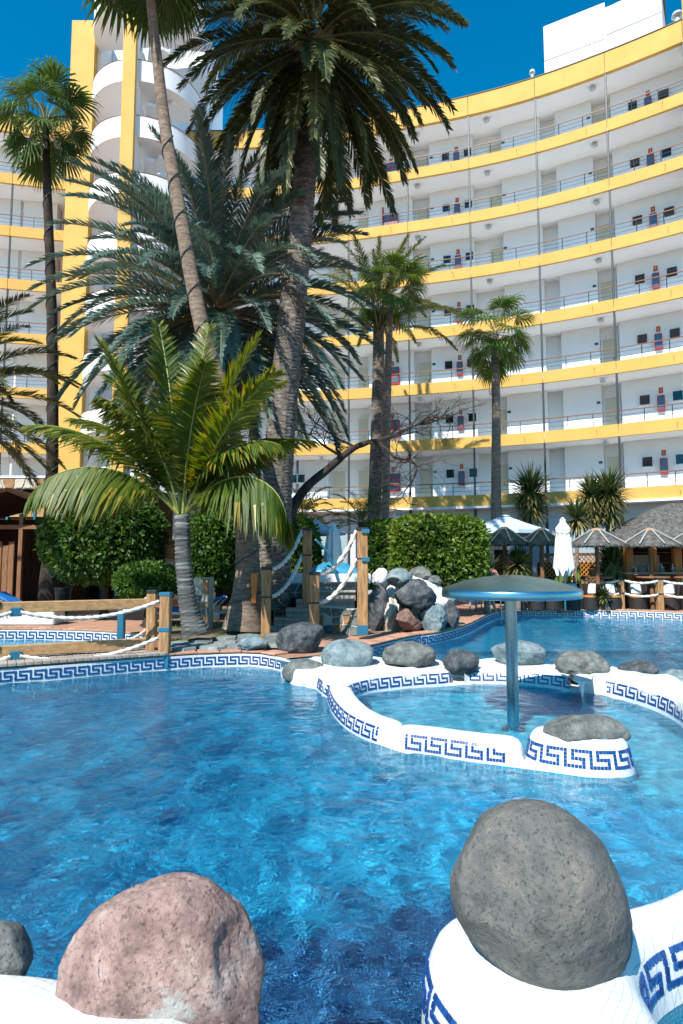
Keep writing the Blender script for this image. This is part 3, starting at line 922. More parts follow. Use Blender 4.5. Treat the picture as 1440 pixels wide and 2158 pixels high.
def wing(name, F, label, spec, fl_from=0):
    nb = len(F.nodes) - 1
    W = empty(name, F.at(0, 0, 0, GZ)); W.location = (0, 0, 0)
    tag(W, label, 'building')
    top = Z0 + STOREY * (NFL - 1)
    roof_b = top - BH + STOREY; roof_t = roof_b + 1.0
    # storeys
    for k in range(NFL):
        zb = Z0 + STOREY * k
        mb = MB(); strip(mb, F, 0, 0, nb, 0, .13, GD + 2.2, zb - BH + .006, zb - .33)
        mb.build('floor_slab', MATS['hotel_white'], W)
        for b_ in range(nb):
            mb = MB(); strip(mb, F, b_, .0035, b_, .9965, 0, .14, zb - BH, zb)
            o = mb.build('band_panel', MATS['hotel_yellow'], W)
            # thin drain spout below the middle of the panel
            if k < NFL and b_ >= 1:
                d = MB(); p = F.at(b_, .72, -.035, zb - .24); d.tube([p, p + (F.at(b_, .72, -.16, 0) - F.at(b_, .72, 0, 0))], .012, 6)
                d.build('drain_spout', MATS['post_steel'], o)
            # railing
            mb = MB()
            pts = [F.at(b_, i / 6, .07, zb + .60) for i in range(7)]
            mb.tube(pts, .026, 6, cap=False)
            hr = mb.build('handrail', MATS['handrail'], W)
            for dz in (.20, .40):
                m2 = MB(); m2.tube([F.at(b_, i / 6, .07, zb + dz) for i in range(7)], .009, 5, cap=False)
                m2.build('rail', MATS['rail_steel'], hr)
            for t in (.33, .67):
                p = F.at(b_, t, .07, zb - .02)
                m2 = MB(); m2.box(p + Vector((0, 0, .31)), (.03, .03, .60))
                m2.build('baluster', MATS['rail_steel'], hr)
            # back wall of this bay
            s = spec(b_, k)
            bm_ = MB()
            zf, zc = zb - .325, zb - BH + STOREY + .003
            kind = s['kind']
            if kind == 'plain':
                strip(bm_, F, b_, 0, b_, 1, GD, GD + .12, zf, zc)
                bm_.build('back_wall', MATS['hotel_wall'], W)
            else:
                bx0, bx1, d0, d1 = s['box']; 
                strip(bm_, F, b_, 0, b_, 1, GD + .45, GD + .57, zf, zc)
                bm_.build('back_wall', MATS['hotel_wall'], W)
                m2 = MB(); strip(m2, F, b_, bx0, b_, bx1, GD - .05, GD + .445, zf + .002, zc - .002)
                m2.build('wall_shaft', MATS['hotel_wall'], W)
                dm = MB(); strip(dm, F, b_, d0, b_, d1, GD + .40, GD + .447, zf, zf + 2.05)
                do = dm.build('door', MATS['door_paint'], W)
                fm = MB()
                for e0, e1, q0, q1 in ((d0 - .02, d0, zf, zf + 2.05), (d1, d1 + .02, zf, zf + 2.05), (d0 - .02, d1 + .02, zf + 2.05, zf + 2.11)):
                    strip(fm, F, b_, e0, b_, e1, GD + .385, GD + .446, q0, q1)
                fm.build('door_frame', MATS['window_frame'], do)
                kp = F.at(b_, d1 - .05, GD + .38, zf + 1.02); km = MB(); km.tube([kp, kp + Vector((0, -.05, 0))], .03, 6); km.build('handle', MATS['post_steel'], do)
                if s.get('plate'):
                    face_obj('number_plate', plate_me, W, F, b_, s['plate'], GD - .06, zf + 1.75)
            for t, tl in s.get('win', ()): window(W, F, b_, t, GD if kind == 'plain' else GD - .05, zf + 1.62, tl)
            if s.get('lamp') is not None:
                link('ceiling_lamp', lamp_me, W, loc=F.at(b_, s['lamp'], .62, zc - .10))
            if 'cab' in s: cabinet(F, b_, s['cab'], GD - (.0 if kind == 'plain' else .05), zf + 1.35, s['cablab'] % ORD[k])
            if 'hose' in s: cabinet(F, b_, s['hose'], GD - (.0 if kind == 'plain' else .05), zf + 1.25, s['hoselab'] % ORD[k], True)
            if 'pipe' in s: link('red_pipe', pipe_me, W, loc=F.at(b_, s['pipe'], GD - .09, zf))
        for b_ in range(nb + 1):
            bb, tt = (b_, 0) if b_ < nb else (nb - 1, 1)
            p = F.at(bb, tt, .075, 0)
            m2 = MB(); z0_, z1_ = zb - .02, zb - BH + STOREY + .004
            m2.bbox((p.x, p.y, (z0_ + z1_) / 2), (.085, .085, z1_ - z0_), Matrix.Rotation(F.ang(bb, tt), 3, 'Z'), .01)
            m2.build('post', MATS['post_steel'], W)
    # roof band
    for b_ in range(nb):
        mb = MB(); strip(mb, F, b_, .0035, b_, .9965, 0, .2, roof_b, roof_t)
        o = mb.build('band_panel', MATS['hotel_yellow'], W)
    mb = MB(); strip(mb, F, 0, 0, nb, 0, -.03, .24, roof_t + .002, roof_t + .05); mb.build('roof_coping', MATS['coping_dark'], W)
    mb = MB(); strip(mb, F, 0, 0, nb, 0, .19, GD + 9, roof_b + .012, roof_b + .3); mb.build('roof_slab', MATS['hotel_white'], W)
    # ground floor
    mb = MB(); strip(mb, F, 0, 0, nb, 0, .9, 1.1, GZ - .1, Z0 - BH + .01); mb.build('ground_wall', MATS['hotel_wall'], W)
    mb = MB(); strip(mb, F, 0, 0, nb, 0, -.10, .9, Z0 - BH - .10, Z0 - BH - .001); mb.build('canopy_slab', MATS['hotel_white'], W)
    for b_ in range(nb):
        p = F.at(b_, 0, .10, 0)
        m2 = MB(); m2.bbox((p.x, p.y, (GZ + Z0 - BH - .1) / 2), (.13, .13, Z0 - BH - .1 - GZ), Matrix.Rotation(F.ang(b_, 0), 3, 'Z'), .01); m2.build('post', MATS['post_steel'], W)
        m3 = MB(); strip(m3, F, b_, .08, b_, .92, .86, .898, GZ, 3.3); g = m3.build('glazing', MATS['lobby_glass'], W)
    # rear closure
    mb = MB(); strip(mb, F, 0, 0, nb, 0, GD + 8.8, GD + 9, GZ, roof_b); mb.build('rear_wall', MATS['hotel_white'], W)
    return W
newmat('lobby_glass', (.30, .40, .45), .12, 0, .6)
mb = MB(); mb.box((0, 0, 0), (.16, .015, .11)); plate_me = mb.mesh('number_plate', MATS['rail_steel'])
def spec_right(b, k):
    # bays counted from the tower
    if b in (3 + 1, 7 + 0 + 1):      # small windows either side of an extinguisher cabinet (bays 4 and 8)
        pass
    if b == 4: return dict(kind='box', box=(.30, 1.0, .06, .28), win=((.58, False), (.93, (k in (2, 3)))), cab=.755, cablab='red extinguisher cabinet left of the fan palm, %s gallery up', lamp=.14, plate=.34)
    if b == 7: return dict(kind='plain', win=((.30, k != 6), (.70, k in (2, 3, 4, 6))), cab=.50, cablab='red extinguisher cabinet between two small windows above the thatched bar, %s gallery up')
    if b == 5: return dict(kind='box', box=(.44, 1.0, .24, .42), lamp=.26, plate=.47)
    if b == 6: return dict(kind='box', box=(.22, .74, .77, .96), lamp=.80, plate=.70)
    if b == 3: return dict(kind='box', box=(.25, 1.0, .05, .2), hose=.64, hoselab='red and blue hose reel cabinet behind the twin palms, %s gallery up', pipe=.50)
    if b == 2: return dict(kind='box', box=(.05, .55, .62, .82), win=((.1, False),), lamp=.5)
    if b == 1: return dict(kind='plain', win=((.72, False), (.98, False)), cab=.84, cablab='red extinguisher cabinet behind the big date palm trunk, %s gallery up')
    if b == 8: return dict(kind='box', box=(.30, 1.0, .06, .28), lamp=.14)
    return dict(kind='plain')
def spec_left(b, k):
    if b == 2: return dict(kind='box', box=(.05, .55, .62, .64), hose=.88, hoselab='hose reel cabinet beside the yellow tower fin, %s gallery up', pipe=.62)
    return dict(kind='plain')
FR, FL = Facade(RW), Facade(LW)
wing('hotel_wing', FR, 'long curved white hotel wing with yellow gallery bands and thin railings', spec_right)
wing('hotel_wing', FL, 'short hotel wing with yellow bands beside the stair tower fin', spec_left)

# ------------------------------------------------------------------ stair tower
T = empty('stair_tower'); tag(T, 'white stair tower with round balconies, yellow fin and yellow pilaster', 'building')
tc_, tr = Vector((-10.15, 30.6, 0)), 2.75
def box_part(name, x0, x1, y0, y1, z0, z1, mat, par, b=.01):
    m_ = MB(); m_.bbox(((x0 + x1) / 2, (y0 + y1) / 2, (z0 + z1) / 2), (x1 - x0, y1 - y0, z1 - z0), None, b)
    return m_.build(name, MATS[mat], par)
fin_top = A(175, 42, 30.5).z
box_part('yellow_fin', -14.33, -13.08, 30.5, 33.2, GZ, fin_top, 'hotel_yellow', T)
box_part('side_wall', -13.079, -12.86, 30.9, 34, GZ, 30.6, 'hotel_white', T)
box_part('tower_core', -12.85, -7.35, 32.3, 36, GZ, 30.6, 'hotel_wall', T)
box_part('side_wall', -7.42, -7.2, 31.3, 34, GZ, 30.6, 'hotel_white', T)
box_part('pilaster', -10.15 - .31, -10.15 + .31, 27.55, 27.80, GZ, 31.5, 'hotel_yellow', T)
box_part('pilaster_back', -10.15 - .30, -10.15 + .30, 27.802, 28.6, GZ, 31.5, 'hotel_white', T)
def half_ring(name, r0, r1, z0, z1, mat, par, n=40, a0=PI * .97, a1=2 * PI * 1.015):
    m_ = MB(); vs = []
    for i in range(n + 1):
        a = a0 + (a1 - a0) * i / n
        for r_, z in ((r0, z0), (r1, z0), (r1, z1), (r0, z1)):
            vs.append(tc_ + Vector((r_ * math.cos(a), r_ * math.sin(a), z)))
    fs = [(3, 2, 1, 0), tuple(n * 4 + j for j in range(4))]
    for i in range(n):
        for j in range(4):
            l = (j + 1) % 4
            fs.append((i * 4 + j, i * 4 + l, (i + 1) * 4 + l, (i + 1) * 4 + j))
    m_.add(vs, fs)
    o = m_.build(name, mat, par)
    smooth_angle(o, 30)
    return o
for k in range(9):
    z = 24.9 - STOREY * k
    if k < 9 and z > 0:
        p = half_ring('balcony_parapet', tr - .14, tr, z, z + 1.06, MATS['hotel_white'], T)
        half_ring('parapet_cap', tr - .15, tr + .02, z + 1.062, z + 1.09, MATS['handrail'], p)
        half_ring('balcony_floor', .02, tr - .141, z + .01, z + .2, MATS['hotel_white'], T)
        # flight of stairs up to the next landing, seen under the balconies
        m_ = MB()
        for q in range(9):
            a = PI * (1.08 + .09 * q)
            c = tc_ + Vector((1.35 * math.cos(a), 1.35 * math.sin(a), z + .25 + STOREY * q / 9.0))
            m_.box(c, (1.7, .42, .16), Matrix.Rotation(a, 3, 'Z'))
        m_.build('stair_flight', MATS['hotel_white'], T)
half_ring('tower_roof', .02, tr + .06, A(240, 30, 28.6).z, 31.4, MATS['hotel_white'], T)
box_part('vent_grille', -12.15, -11.55, 32.25, 32.298, A(258, 105, 32).z, A(258, 82, 32).z, 'grey_panel', T)
# roof band in the corner between tower and long wing is part of the wing; rooftop things follow
def roof_box():
    e = empty('roof_plant_room', (0, 0, 0)); tag(e, 'white plant room block on the hotel roof', 'roof building')
    m_ = MB()
    roof_t = Z0 + STOREY * (NFL - 1) - BH + STOREY
    p0, p1, pm = FR.at(6, .10, 1.6), FR.at(7, .72, 1.6), FR.at(6, .98, 1.6)
    def blk(a, b_, depth, z1, nm):
        d = (b_ - a); n = Vector((-d.y, d.x, 0)).normalized() * depth
        q = MB(); q.add([(*v.xy, z) for z in (roof_t + .31, z1) for v in (a, b_, b_ + n, a + n)], [(3, 2, 1, 0), (4, 5, 6, 7), (0, 1, 5, 4), (1, 2, 6, 5), (2, 3, 7, 6), (3, 0, 4, 7)])
        return q.build(nm, MATS['plant_white'], e)
    za = 29.3; zb_ = 29.0
    blk(p0, pm, 5, za, 'block'); blk(pm + (p1 - pm).normalized() * .003, p1, 5, zb_, 'block')
    d = (p1 - p0).normalized(); n = Vector((d.y, -d.x, 0))
    q = MB(); q.beam(p0 + n * .01 + Vector((0, 0, 27.4)), pm + n * .01 + Vector((0, 0, 27.4)), .02, .05); q.beam(pm + n * .01 + Vector((0, 0, 27.55)), p1 + n * .01 + Vector((0, 0, 27.55)), .02, .05); q.build('trim_line', MATS['rail_steel'], e)
    for t in (.40, .43):
        a = p0.lerp(p1, t) + n * .06
        q = MB(); q.tube([a + Vector((0, 0, 24.8)), a + Vector((0, 0, 28.2))], .035, 8); q.build('down_pipe', MATS['lamp_white'], e)
    q = MB(); a = p1 + d * .004; nn = Vector((-d.y, d.x, 0))
    q.beam(a + Vector((0, 0, 29.2)), a + nn * 4 + Vector((0, 0, 29.2)), .3, .35); q.build('dark_eave', MATS['coping_dark'], e)
newmat('plant_white', (.74, .73, .68), .7)
roof_box()
for (b_, t, h, rr_, lab) in ((5, .95, 1.5, .07, 'white vent pipe standing beside the plant room on the roof'), (5, .03, .9, .06, 'short white vent pipe on the bare part of the roof edge'), (7, .93, 1.5, .12, 'capped metal flue on the roof beyond the plant room')):
    zt = Z0 + STOREY * NFL - BH + 1.0
    p = FR.at(b_, t, .7, zt - .7)
    e = empty('roof_vent', p); tag(e, lab, 'roof vent')
    q = MB(); q.tube([(0, 0, 0), (0, 0, h)], rr_, 10); q.build('pipe', MATS['lamp_white'], e)
    q = MB(); q.lathe([(rr_ * 1.1, h), (rr_ * 2.1, h + .04), (rr_ * 1.6, h + .18), (.01, h + .2)], n=12); q.build('cowl', MATS['lamp_white'], e)
# yellow fin closing the far end
e = empty('yellow_end_fin'); tag(e, 'yellow wall fin rising above the roofline at the far end of the wing', 'wall')
p = FR.at(8, .0, 0, 0)
q = MB(); q.bbox((p.x + .5, p.y - .05, (Z0 + STOREY * NFL + 1.4) / 2 + 8), (.9, .5, Z0 + STOREY * NFL + 1.4 - 16), Matrix.Rotation(R(31), 3, 'Z'), .01); q.build('fin_wall', MATS['hotel_yellow'], e)

# ================================================================== plants: materials
def leaf_mat(name, c1, c2, rough=.45, trans=.28, tcol=None, var=.25):
    m, nt, b = newmat(name, c1, rough, 0, .4)
    oi = nt.nodes.new('ShaderNodeObjectInfo')
    tc = nt.nodes.new('ShaderNodeTexCoord')
    n1 = nd(nt, 'ShaderNodeTexNoise', Scale=2.2, Detail=4, Roughness=.6)
    nt.links.new(tc.outputs['Object'], n1.inputs['Vector'])
    ad = nd(nt, 'ShaderNodeMath', operation='MULTIPLY_ADD'); ad.inputs[1].default_value = .45
    nt.links.new(oi.outputs['Random'], ad.inputs[0]); 
    sb = nd(nt, 'ShaderNodeMath', operation='SUBTRACT'); sb.inputs[1].default_value = .22
    nt.links.new(n1.outputs[0], sb.inputs[0]); nt.links.new(sb.outputs[0], ad.inputs[2])
    r = ramp(nt, [(.25, c1), (.75, c2)]); nt.links.new(ad.outputs[0], r.inputs[0])
    nt.links.new(r.outputs[0], b.inputs['Base Color'])
    tr = nt.nodes.new('ShaderNodeBsdfTranslucent')
    hs = nd(nt, 'ShaderNodeHueSaturation', Saturation=1.15, Value=1.5); hs.inputs['Hue'].default_value = .485
    nt.links.new(r.outputs[0], hs.inputs['Color']); nt.links.new(hs.outputs[0], tr.inputs['Color'])
    mx = nd(nt, 'ShaderNodeMixShader'); mx.inputs[0].default_value = trans
    nt.links.new(b.outputs[0], mx.inputs[1]); nt.links.new(tr.outputs[0], mx.inputs[2])
    nt.links.new(mx.outputs[0], nt.nodes['Material Output'].inputs['Surface'])
    return m
leaf_mat('leaf_date', (.032, .052, .018), (.085, .10, .036), .42, .22)
leaf_mat('leaf_date_tip', (.16, .15, .035), (.26, .22, .06), .5, .25)
leaf_mat('leaf_canary', (.055, .115, .10), (.16, .235, .19), .38, .2)
leaf_mat('leaf_canary_tip', (.10, .15, .10), (.20, .21, .12), .45, .2)
leaf_mat('leaf_coco', (.055, .10, .010), (.16, .20, .026), .5, .35)
leaf_mat('leaf_coco_tip', (.24, .20, .02), (.36, .27, .035), .4, .3)
leaf_mat('leaf_fan', (.030, .075, .018), (.085, .145, .035), .4, .3)
leaf_mat('leaf_fan_tip', (.10, .14, .03), (.22, .22, .06), .45, .3)
leaf_mat('leaf_light', (.075, .12, .03), (.16, .19, .05), .45, .35)
leaf_mat('leaf_bright', (.055, .12, .020), (.13, .19, .04), .42, .35)
leaf_mat('leaf_dead', (.20, .13, .06), (.33, .23, .11), .7, .15)
leaf_mat('leaf_yucca', (.035, .072, .025), (.09, .13, .05), .35, .15)
leaf_mat('leaf_yucca_tip', (.16, .15, .05), (.28, .23, .08), .5, .15)
leaf_mat('leaf_ficus', (.026, .078, .013), (.075, .155, .025), .45, .25)
leaf_mat('leaf_ficus_light', (.07, .14, .02), (.14, .22, .035), .5, .35)
leaf_mat('leaf_hedge', (.085, .155, .016), (.17, .24, .034), .5, .3)
leaf_mat('leaf_hedge_light', (.18, .25, .035), (.27, .33, .06), .5, .35)
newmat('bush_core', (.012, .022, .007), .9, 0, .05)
noisy('rachis', (.16, .17, .05), (.26, .24, .09), 3, .5, 0)
noisy('rachis_green', (.26, .28, .05), (.36, .36, .09), 3, .45, 0)
noisy('rachis_dry', (.22, .15, .07), (.34, .25, .13), 3, .6, 0)
noisy('bark_palm', (.045, .036, .028), (.36, .32, .28), 5.5, .9, 1.0, 22, c3=(.16, .135, .11), stretch=(1, 1, 2.8), bdist=.04)
noisy('bark_pale', (.10, .075, .055), (.36, .28, .21), 5, .9, .9, 20, c3=(.22, .165, .12), stretch=(1, 1, 4), bdist=.03)
noisy('bark_coco', (.025, .028, .028), (.30, .31, .29), 3.2, .85, .9, 20, c3=(.10, .105, .10), stretch=(.5, .5, 5.5), bdist=.03)
noisy('bark_dark', (.022, .018, .015), (.075, .06, .05), 6, .9, .6, 18, spec=.1, stretch=(1, 1, .4), bdist=.02)
noisy('bark_fibre', (.05, .03, .016), (.20, .12, .06), 9, .95, 1.0, 30, stretch=(1, 1, .5), bdist=.04)
newmat('cable', (.015, .05, .055), .5)

# ================================================================== palm fronds
def blade(mb, p, d, w, L, width, sag, mi0=0, mi1=0):
    """a leaflet: two bent segments tapering to a point"""
    d = d.normalized(); w = (w - d * w.dot(d)).normalized() * width / 2
    m1 = p + d * (L * .5) + Vector((0, 0, -sag * L * .13))
    d2 = (d + Vector((0, 0, -sag * .9))).normalized()
    tip = m1 + d2 * (L * .5)
    mb.mi = mi0
    mb.add([p - w * .55, p + w * .55, m1 + w, m1 - w], [(0, 1, 2, 3)])
    mb.mi = mi1
    mb.add([m1 - w, m1 + w, tip], [(0, 1, 2)])
    mb.mi = 0
def frond_mesh(name, L, elev, bend, npair, ll, lw, sag, seed, mats, vee=.35, sweep=.55, petiole=.10, rw=.022, power=1.4, tipmix=.12, side_bend=0.0, tip_len=.35, hang=0.0):
    rnd = random.Random(seed)
    mb = MB()
    N = 18
    pts = [Vector((0, 0, 0))]; tans = []
    for i in range(N + 1):
        t = i / N
        e = elev - bend * t ** power
        a = side_bend * t * t
        T = Vector((math.cos(e) * math.cos(a), math.cos(e) * math.sin(a), math.sin(e)))
        tans.append(T)
        if i < N: pts.append(pts[-1] + T * (L / N))
    def at(t):
        u = t * N; i = min(int(u), N - 1); k = u - i
        return pts[i].lerp(pts[i + 1], k), tans[i].lerp(tans[i + 1], k).normalized()
    mb.mi = 2
    mb.tube(pts, [rw * (1 - .88 * i / N) + .002 for i in range(N + 1)], 4)
    for k in range(npair):
        t = petiole + (1 - petiole) * (k + .5) / npair
        for s in (-1, 1):
            tt = min(.999, max(.0, t + rnd.uniform(-.4, .4) / npair))
            p, T = at(tt)
            S = Vector((-T.y, T.x, 0))
            if S.length < .05: S = Vector((0, 1, 0))
            S.normalize(); Nn = T.cross(S); Nn = -Nn if Nn.z < 0 else Nn
            env = min(1, .35 + 2.6 * (t - petiole)) * (1 - max(0, t - .55) / .45 * (1 - tip_len))
            sw = sweep + .55 * t + rnd.uniform(-.13, .13)
            d = S * s * math.cos(sw) + T * math.sin(sw) + Nn * (vee + rnd.uniform(-.22, .22)) - Vector((0, 0, hang * min(1, t * 1.8)))
            l = ll * env * rnd.uniform(.82, 1.1)
            yel = rnd.random() < tipmix
            blade(mb, p, d, T + Nn * .35 * s * rnd.uniform(-.3, 1), l, lw * rnd.uniform(.8, 1.15), sag * rnd.uniform(.6, 1.4), 0, 1 if yel else 0)
    return mb.mesh(name, [MATS[m_] for m_ in mats])
def fan_mesh(name, petiole, Rr, elev, bend, seed, mats, nseg=34, droop=.35, spread=4.6):
    """palmate leaf: petiole and a pleated fan of segments"""
    rnd = random.Random(seed)
    mb = MB(); N = 7
    pts = [Vector((0, 0, 0))]
    for i in range(N):
        e = elev - bend * (i / N) ** 1.5
        pts.append(pts[-1] + Vector((math.cos(e), 0, math.sin(e))) * petiole / N)
    mb.mi = 2; mb.tube(pts, [.022 * (1 - .5 * i / N) for i in range(N + 1)], 4); mb.mi = 0
    e = elev - bend * 1.05
    T = Vector((math.cos(e), 0, math.sin(e))); S = Vector((0, 1, 0)); Nn = Vector((-math.sin(e), 0, math.cos(e)))
    hub = pts[-1]
    for k in range(nseg):
        a = -spread / 2 + spread * k / (nseg - 1)
        d = T * math.cos(a) + S * math.sin(a) + Nn * (.16 * (1 if k % 2 else -.2))
        d.normalize()
        l = Rr * (1 - .28 * abs(a / (spread / 2)) ** 2) * rnd.uniform(.88, 1.08)
        W = (T * -math.sin(a) + S * math.cos(a))
        wid = l * .5 * spread / nseg * 1.5
        p1 = hub + d * l * .5 + Vector((0, 0, -droop * l * .06))
        d2 = (d + Vector((0, 0, -droop))).normalized(); p2 = p1 + d2 * l * .28
        d3 = (d + Vector((0, 0, -droop * 3.2 * rnd.uniform(.5, 1.3)))).normalized(); p3 = p2 + d3 * l * .25
        w1 = W * wid / 2; off = Nn * (wid * .45)
        mb.mi = 0
        mb.add([hub, p1 - w1, p1 + off * .5, p1 + w1], [(0, 1, 2), (0, 2, 3)])
        mb.add([p1 - w1, p1 + w1, p2 + w1 * .55, p2 - w1 * .55], [(0, 1, 2, 3)])
        mb.mi = 1 if rnd.random() < .35 else 0
        mb.add([p2 - w1 * .55, p2 + w1 * .55, p3], [(0, 1, 2)])
    return mb.mesh(name, [MATS[m_] for m_ in mats])

def trunk_path(px, Y, ys=None):
    """photo points of the trunk axis with widths -> metric path and radii"""
    P = []; Rd = []
    for i, (x, y, w) in enumerate(px):
        yy = Y if ys is None else ys[i]
        p = A(x, y, yy); P.append(p)
        dep = p.y * _cp + (p.z - CAM_Z) * _sp
        Rd.append(w * dep / F_PX / 2)
    return P, Rd
def trunk_mesh(name, P, Rd, mat, ring=.10, amp=.05, nseg=16, seed=1, scars=0.0, spiral=False):
    pp = catmull([Vector((*p, )) for p in P], 10)
    rr_ = []
    for i in range(len(Rd) - 1):
        for k in range(10): rr_.append(Rd[i] + (Rd[i + 1] - Rd[i]) * k / 10)
    rr_.append(Rd[-1])
    # resample finely along the length
    L = [0.0]
    for a, b_ in zip(pp, pp[1:]): L.append(L[-1] + (b_ - a).length)
    step = ring / 3.0
    n = int(L[-1] / step); q = []; r2 = []; j = 0
    for k in range(n + 1):
        s = L[-1] * k / n
        while j < len(L) - 2 and L[j + 1] < s: j += 1
        t = (s - L[j]) / max(1e-9, L[j + 1] - L[j])
        q.append(pp[j].lerp(pp[j + 1], t)); r2.append(rr_[j] + (rr_[j + 1] - rr_[j]) * t)
    mb = MB(); vs = []; fs = []
    u = Vector((1, 0, 0))
    for i, p in enumerate(q):
        T = (q[min(i + 1, n)] - q[max(i - 1, 0)]).normalized()
        u = (u - T * u.dot(T)).normalized(); w = T.cross(u)
        s = i * L[-1] / n
        for k in range(nseg):
            a = 2 * PI * k / nseg
            ph = s / ring + (.5 * (k % 2) if scars else .35 * noise.noise(Vector((math.cos(a) * 2, math.sin(a) * 2, s * 1.5 + seed))))
            saw = (ph % 1.0)
            r_ = r2[i] * (1 + amp * (saw - .5) + .03 * noise.noise(Vector((math.cos(a) * 1.6, math.sin(a) * 1.6, s * 3 + seed))))
            vs.append(p + (u * math.cos(a) + w * math.sin(a)) * r_)
    for i in range(n):
        for k in range(nseg):
            j2 = (k + 1) % nseg
            fs.append((i * nseg + k, i * nseg + j2, (i + 1) * nseg + j2, (i + 1) * nseg + k))
    fs.append([n * nseg + k for k in range(nseg)])
    mb.add(vs, fs)
    me = mb.mesh(name, MATS[mat], smooth=False)
    me.polygons.foreach_set('use_smooth', [True] * len(me.polygons))
    return me, q, r2
def cable_mesh(q, r2, frm, to, turns_per_m, rad=.012):
    pts = []
    s = 0.0
    for i in range(1, len(q)):
        s += (q[i] - q[i - 1]).length
    tot = s; s = 0.0
    for i in range(1, len(q)):
        s += (q[i] - q[i - 1]).length
        f = s / tot
        if f < frm or f > to: continue
        T = (q[i] - q[i - 1]).normalized()
        u = Vector((1, 0, 0)); u = (u - T * u.dot(T)).normalized(); w = T.cross(u)
        m_ = 3
        for z in range(m_):
            a = 2 * PI * turns_per_m * (s + z * (tot / len(q)) / m_)
            pts.append(q[i] + T * (z * (tot / len(q)) / m_) + (u * math.cos(a) + w * math.sin(a)) * (r2[i] * 1.03 + rad * .7))
    mb = MB(); mb.tube(pts, rad, 5, cap=False)
    return mb.mesh('cable', MATS['cable'])
def palm(name, label, base_Y, px, bark, meshes, n, top_el, low_el, seed, rscale=(.9, 1.1), ring=.1, amp=.05, cable=None, group=None, off=.25, scars=0.0, ys=None, skip=None, az0=0.0, power=1.0):
    P, Rd = trunk_path(px, base_Y, ys)
    root = P[0].copy()
    e = empty(name, root); tag(e, label, 'palm tree', group)
    rel = [p - root for p in P]
    me, q, r2 = trunk_mesh('trunk', rel, Rd, bark, ring, amp, seed=seed, scars=scars)
    tr = link('trunk', me, e)
    if cable: link('cable', cable_mesh(q, r2, *cable), tr)
    crown_at = rel[-1]
    rnd = random.Random(seed)
    els = sorted(meshes)                        # dict elevation -> [mesh,...]
    for i in range(n):
        f = (i + .5) / n
        el = top_el + (low_el - top_el) * f ** power + rnd.uniform(-7, 7)
        az = az0 + i * 137.508 + rnd.uniform(-14, 14)
        if skip and skip(az % 360, el): continue
        key = min(els, key=lambda k_: abs(k_ - el))
        me = rnd.choice(meshes[key])
        s = rnd.uniform(*rscale)
        a = R(az)
        rad = Rd[-1] * .7
        o = link('frond', me, e, loc=crown_at + Vector((math.cos(a) * rad, math.sin(a) * rad, off * (1 - 1.6 * f))), rot=(rnd.uniform(-.12, .12), R(key - el) * .8, a), scale=(s, s, s))
    return e, crown_at
def set_of(prefix, els, f, k=2):
    return {el: [f(prefix, el, j) for j in range(k)] for el in els}

date_m = set_of('frond', (78, 55, 32, 10, -12, -35, -55), lambda p, el, j: frond_mesh(p, 4.1, R(el), R(75 if el > 20 else 55 if el > -20 else 28), 112, .60, .044, .60, 100 + el + j * 7, ['leaf_date', 'leaf_date_tip', 'rachis'], vee=.30, sweep=.50, rw=.03, tipmix=.10))
canary_m = set_of('frond', (80, 60, 40, 20, 0, -20, -40), lambda p, el, j: frond_mesh(p, 4.6, R(el), R(66 if el > 10 else 50 if el > -25 else 30), 125, .58, .040, .40, 300 + el + j * 7, ['leaf_canary', 'leaf_canary_tip', 'rachis_dry'], vee=.42, sweep=.55, rw=.034, tipmix=.10))
side_m = set_of('frond', (70, 45, 20, -5, -30), lambda p, el, j: frond_mesh(p, 3.5, R(el), R(72 if el > 10 else 45), 95, .50, .034, .3, 500 + el + j * 7, ['leaf_date', 'leaf_date_tip', 'rachis'], vee=.35, sweep=.55, rw=.026))
light_m = set_of('frond', (84, 70, 55, 35, 15), lambda p, el, j: frond_mesh(p, 3.7, R(el), R(50 if el > 60 else 75), 66, .52, .040, .6, 600 + el + j * 7, ['leaf_light', 'leaf_date_tip', 'rachis_dry'], vee=.25, sweep=.6, petiole=.34, rw=.03, tipmix=.25))
fan_m = set_of('frond', (75, 45, 15, -15, -50), lambda p, el, j: fan_mesh(p, 1.0, 1.15, R(el), R(36), 700 + el + j, ['leaf_fan', 'leaf_fan_tip', 'rachis'], nseg=40, droop=.45, spread=4.2))
fan_b = set_of('frond', (75, 45, 15, -15, -50), lambda p, el, j: fan_mesh(p, 1.0, 1.15, R(el), R(36), 800 + el + j, ['leaf_bright', 'leaf_fan_tip', 'rachis'], nseg=38, droop=.6, spread=4.0))
dead_m = set_of('frond', (-70,), lambda p, el, j: fan_mesh(p, .5, .7, R(el), R(12), 900 + j, ['leaf_dead', 'leaf_dead', 'rachis_dry'], nseg=16, droop=.5, spread=2.4))

palm('date_palm', 'tall date palm with thick ringed trunk and heavy dark drooping crown against the sky', 15.5,
     [(578, 1285, 74), (580, 1120, 68), (588, 960, 63), (600, 820, 60), (616, 660, 56), (632, 500, 50), (646, 340, 47), (654, 220, 46), (660, 90, 44)],
     'bark_palm', date_m, 135, 84, -78, 4, ring=.085, amp=.16, scars=1, off=1.0, rscale=(.85, 1.08))
palm('cord_wrapped_palm', 'slender leaning palm trunk wrapped in a spiral cord, crown above the frame', 13.3,
     [(512, 1326, 92), (515, 1295, 76), (520, 1250, 62), (522, 1190, 52), (516, 1080, 46), (490, 920, 39), (455, 790, 35), (432, 715, 33), (405, 590, 31), (378, 440, 29), (350, 280, 25), (332, 130, 22), (318, 0, 20), (306, -130, 18)],
     'bark_pale', fan_m, 30, 80, -40, 8, ring=.11, amp=.035, cable=(.02, .72, 1.15), off=.2)
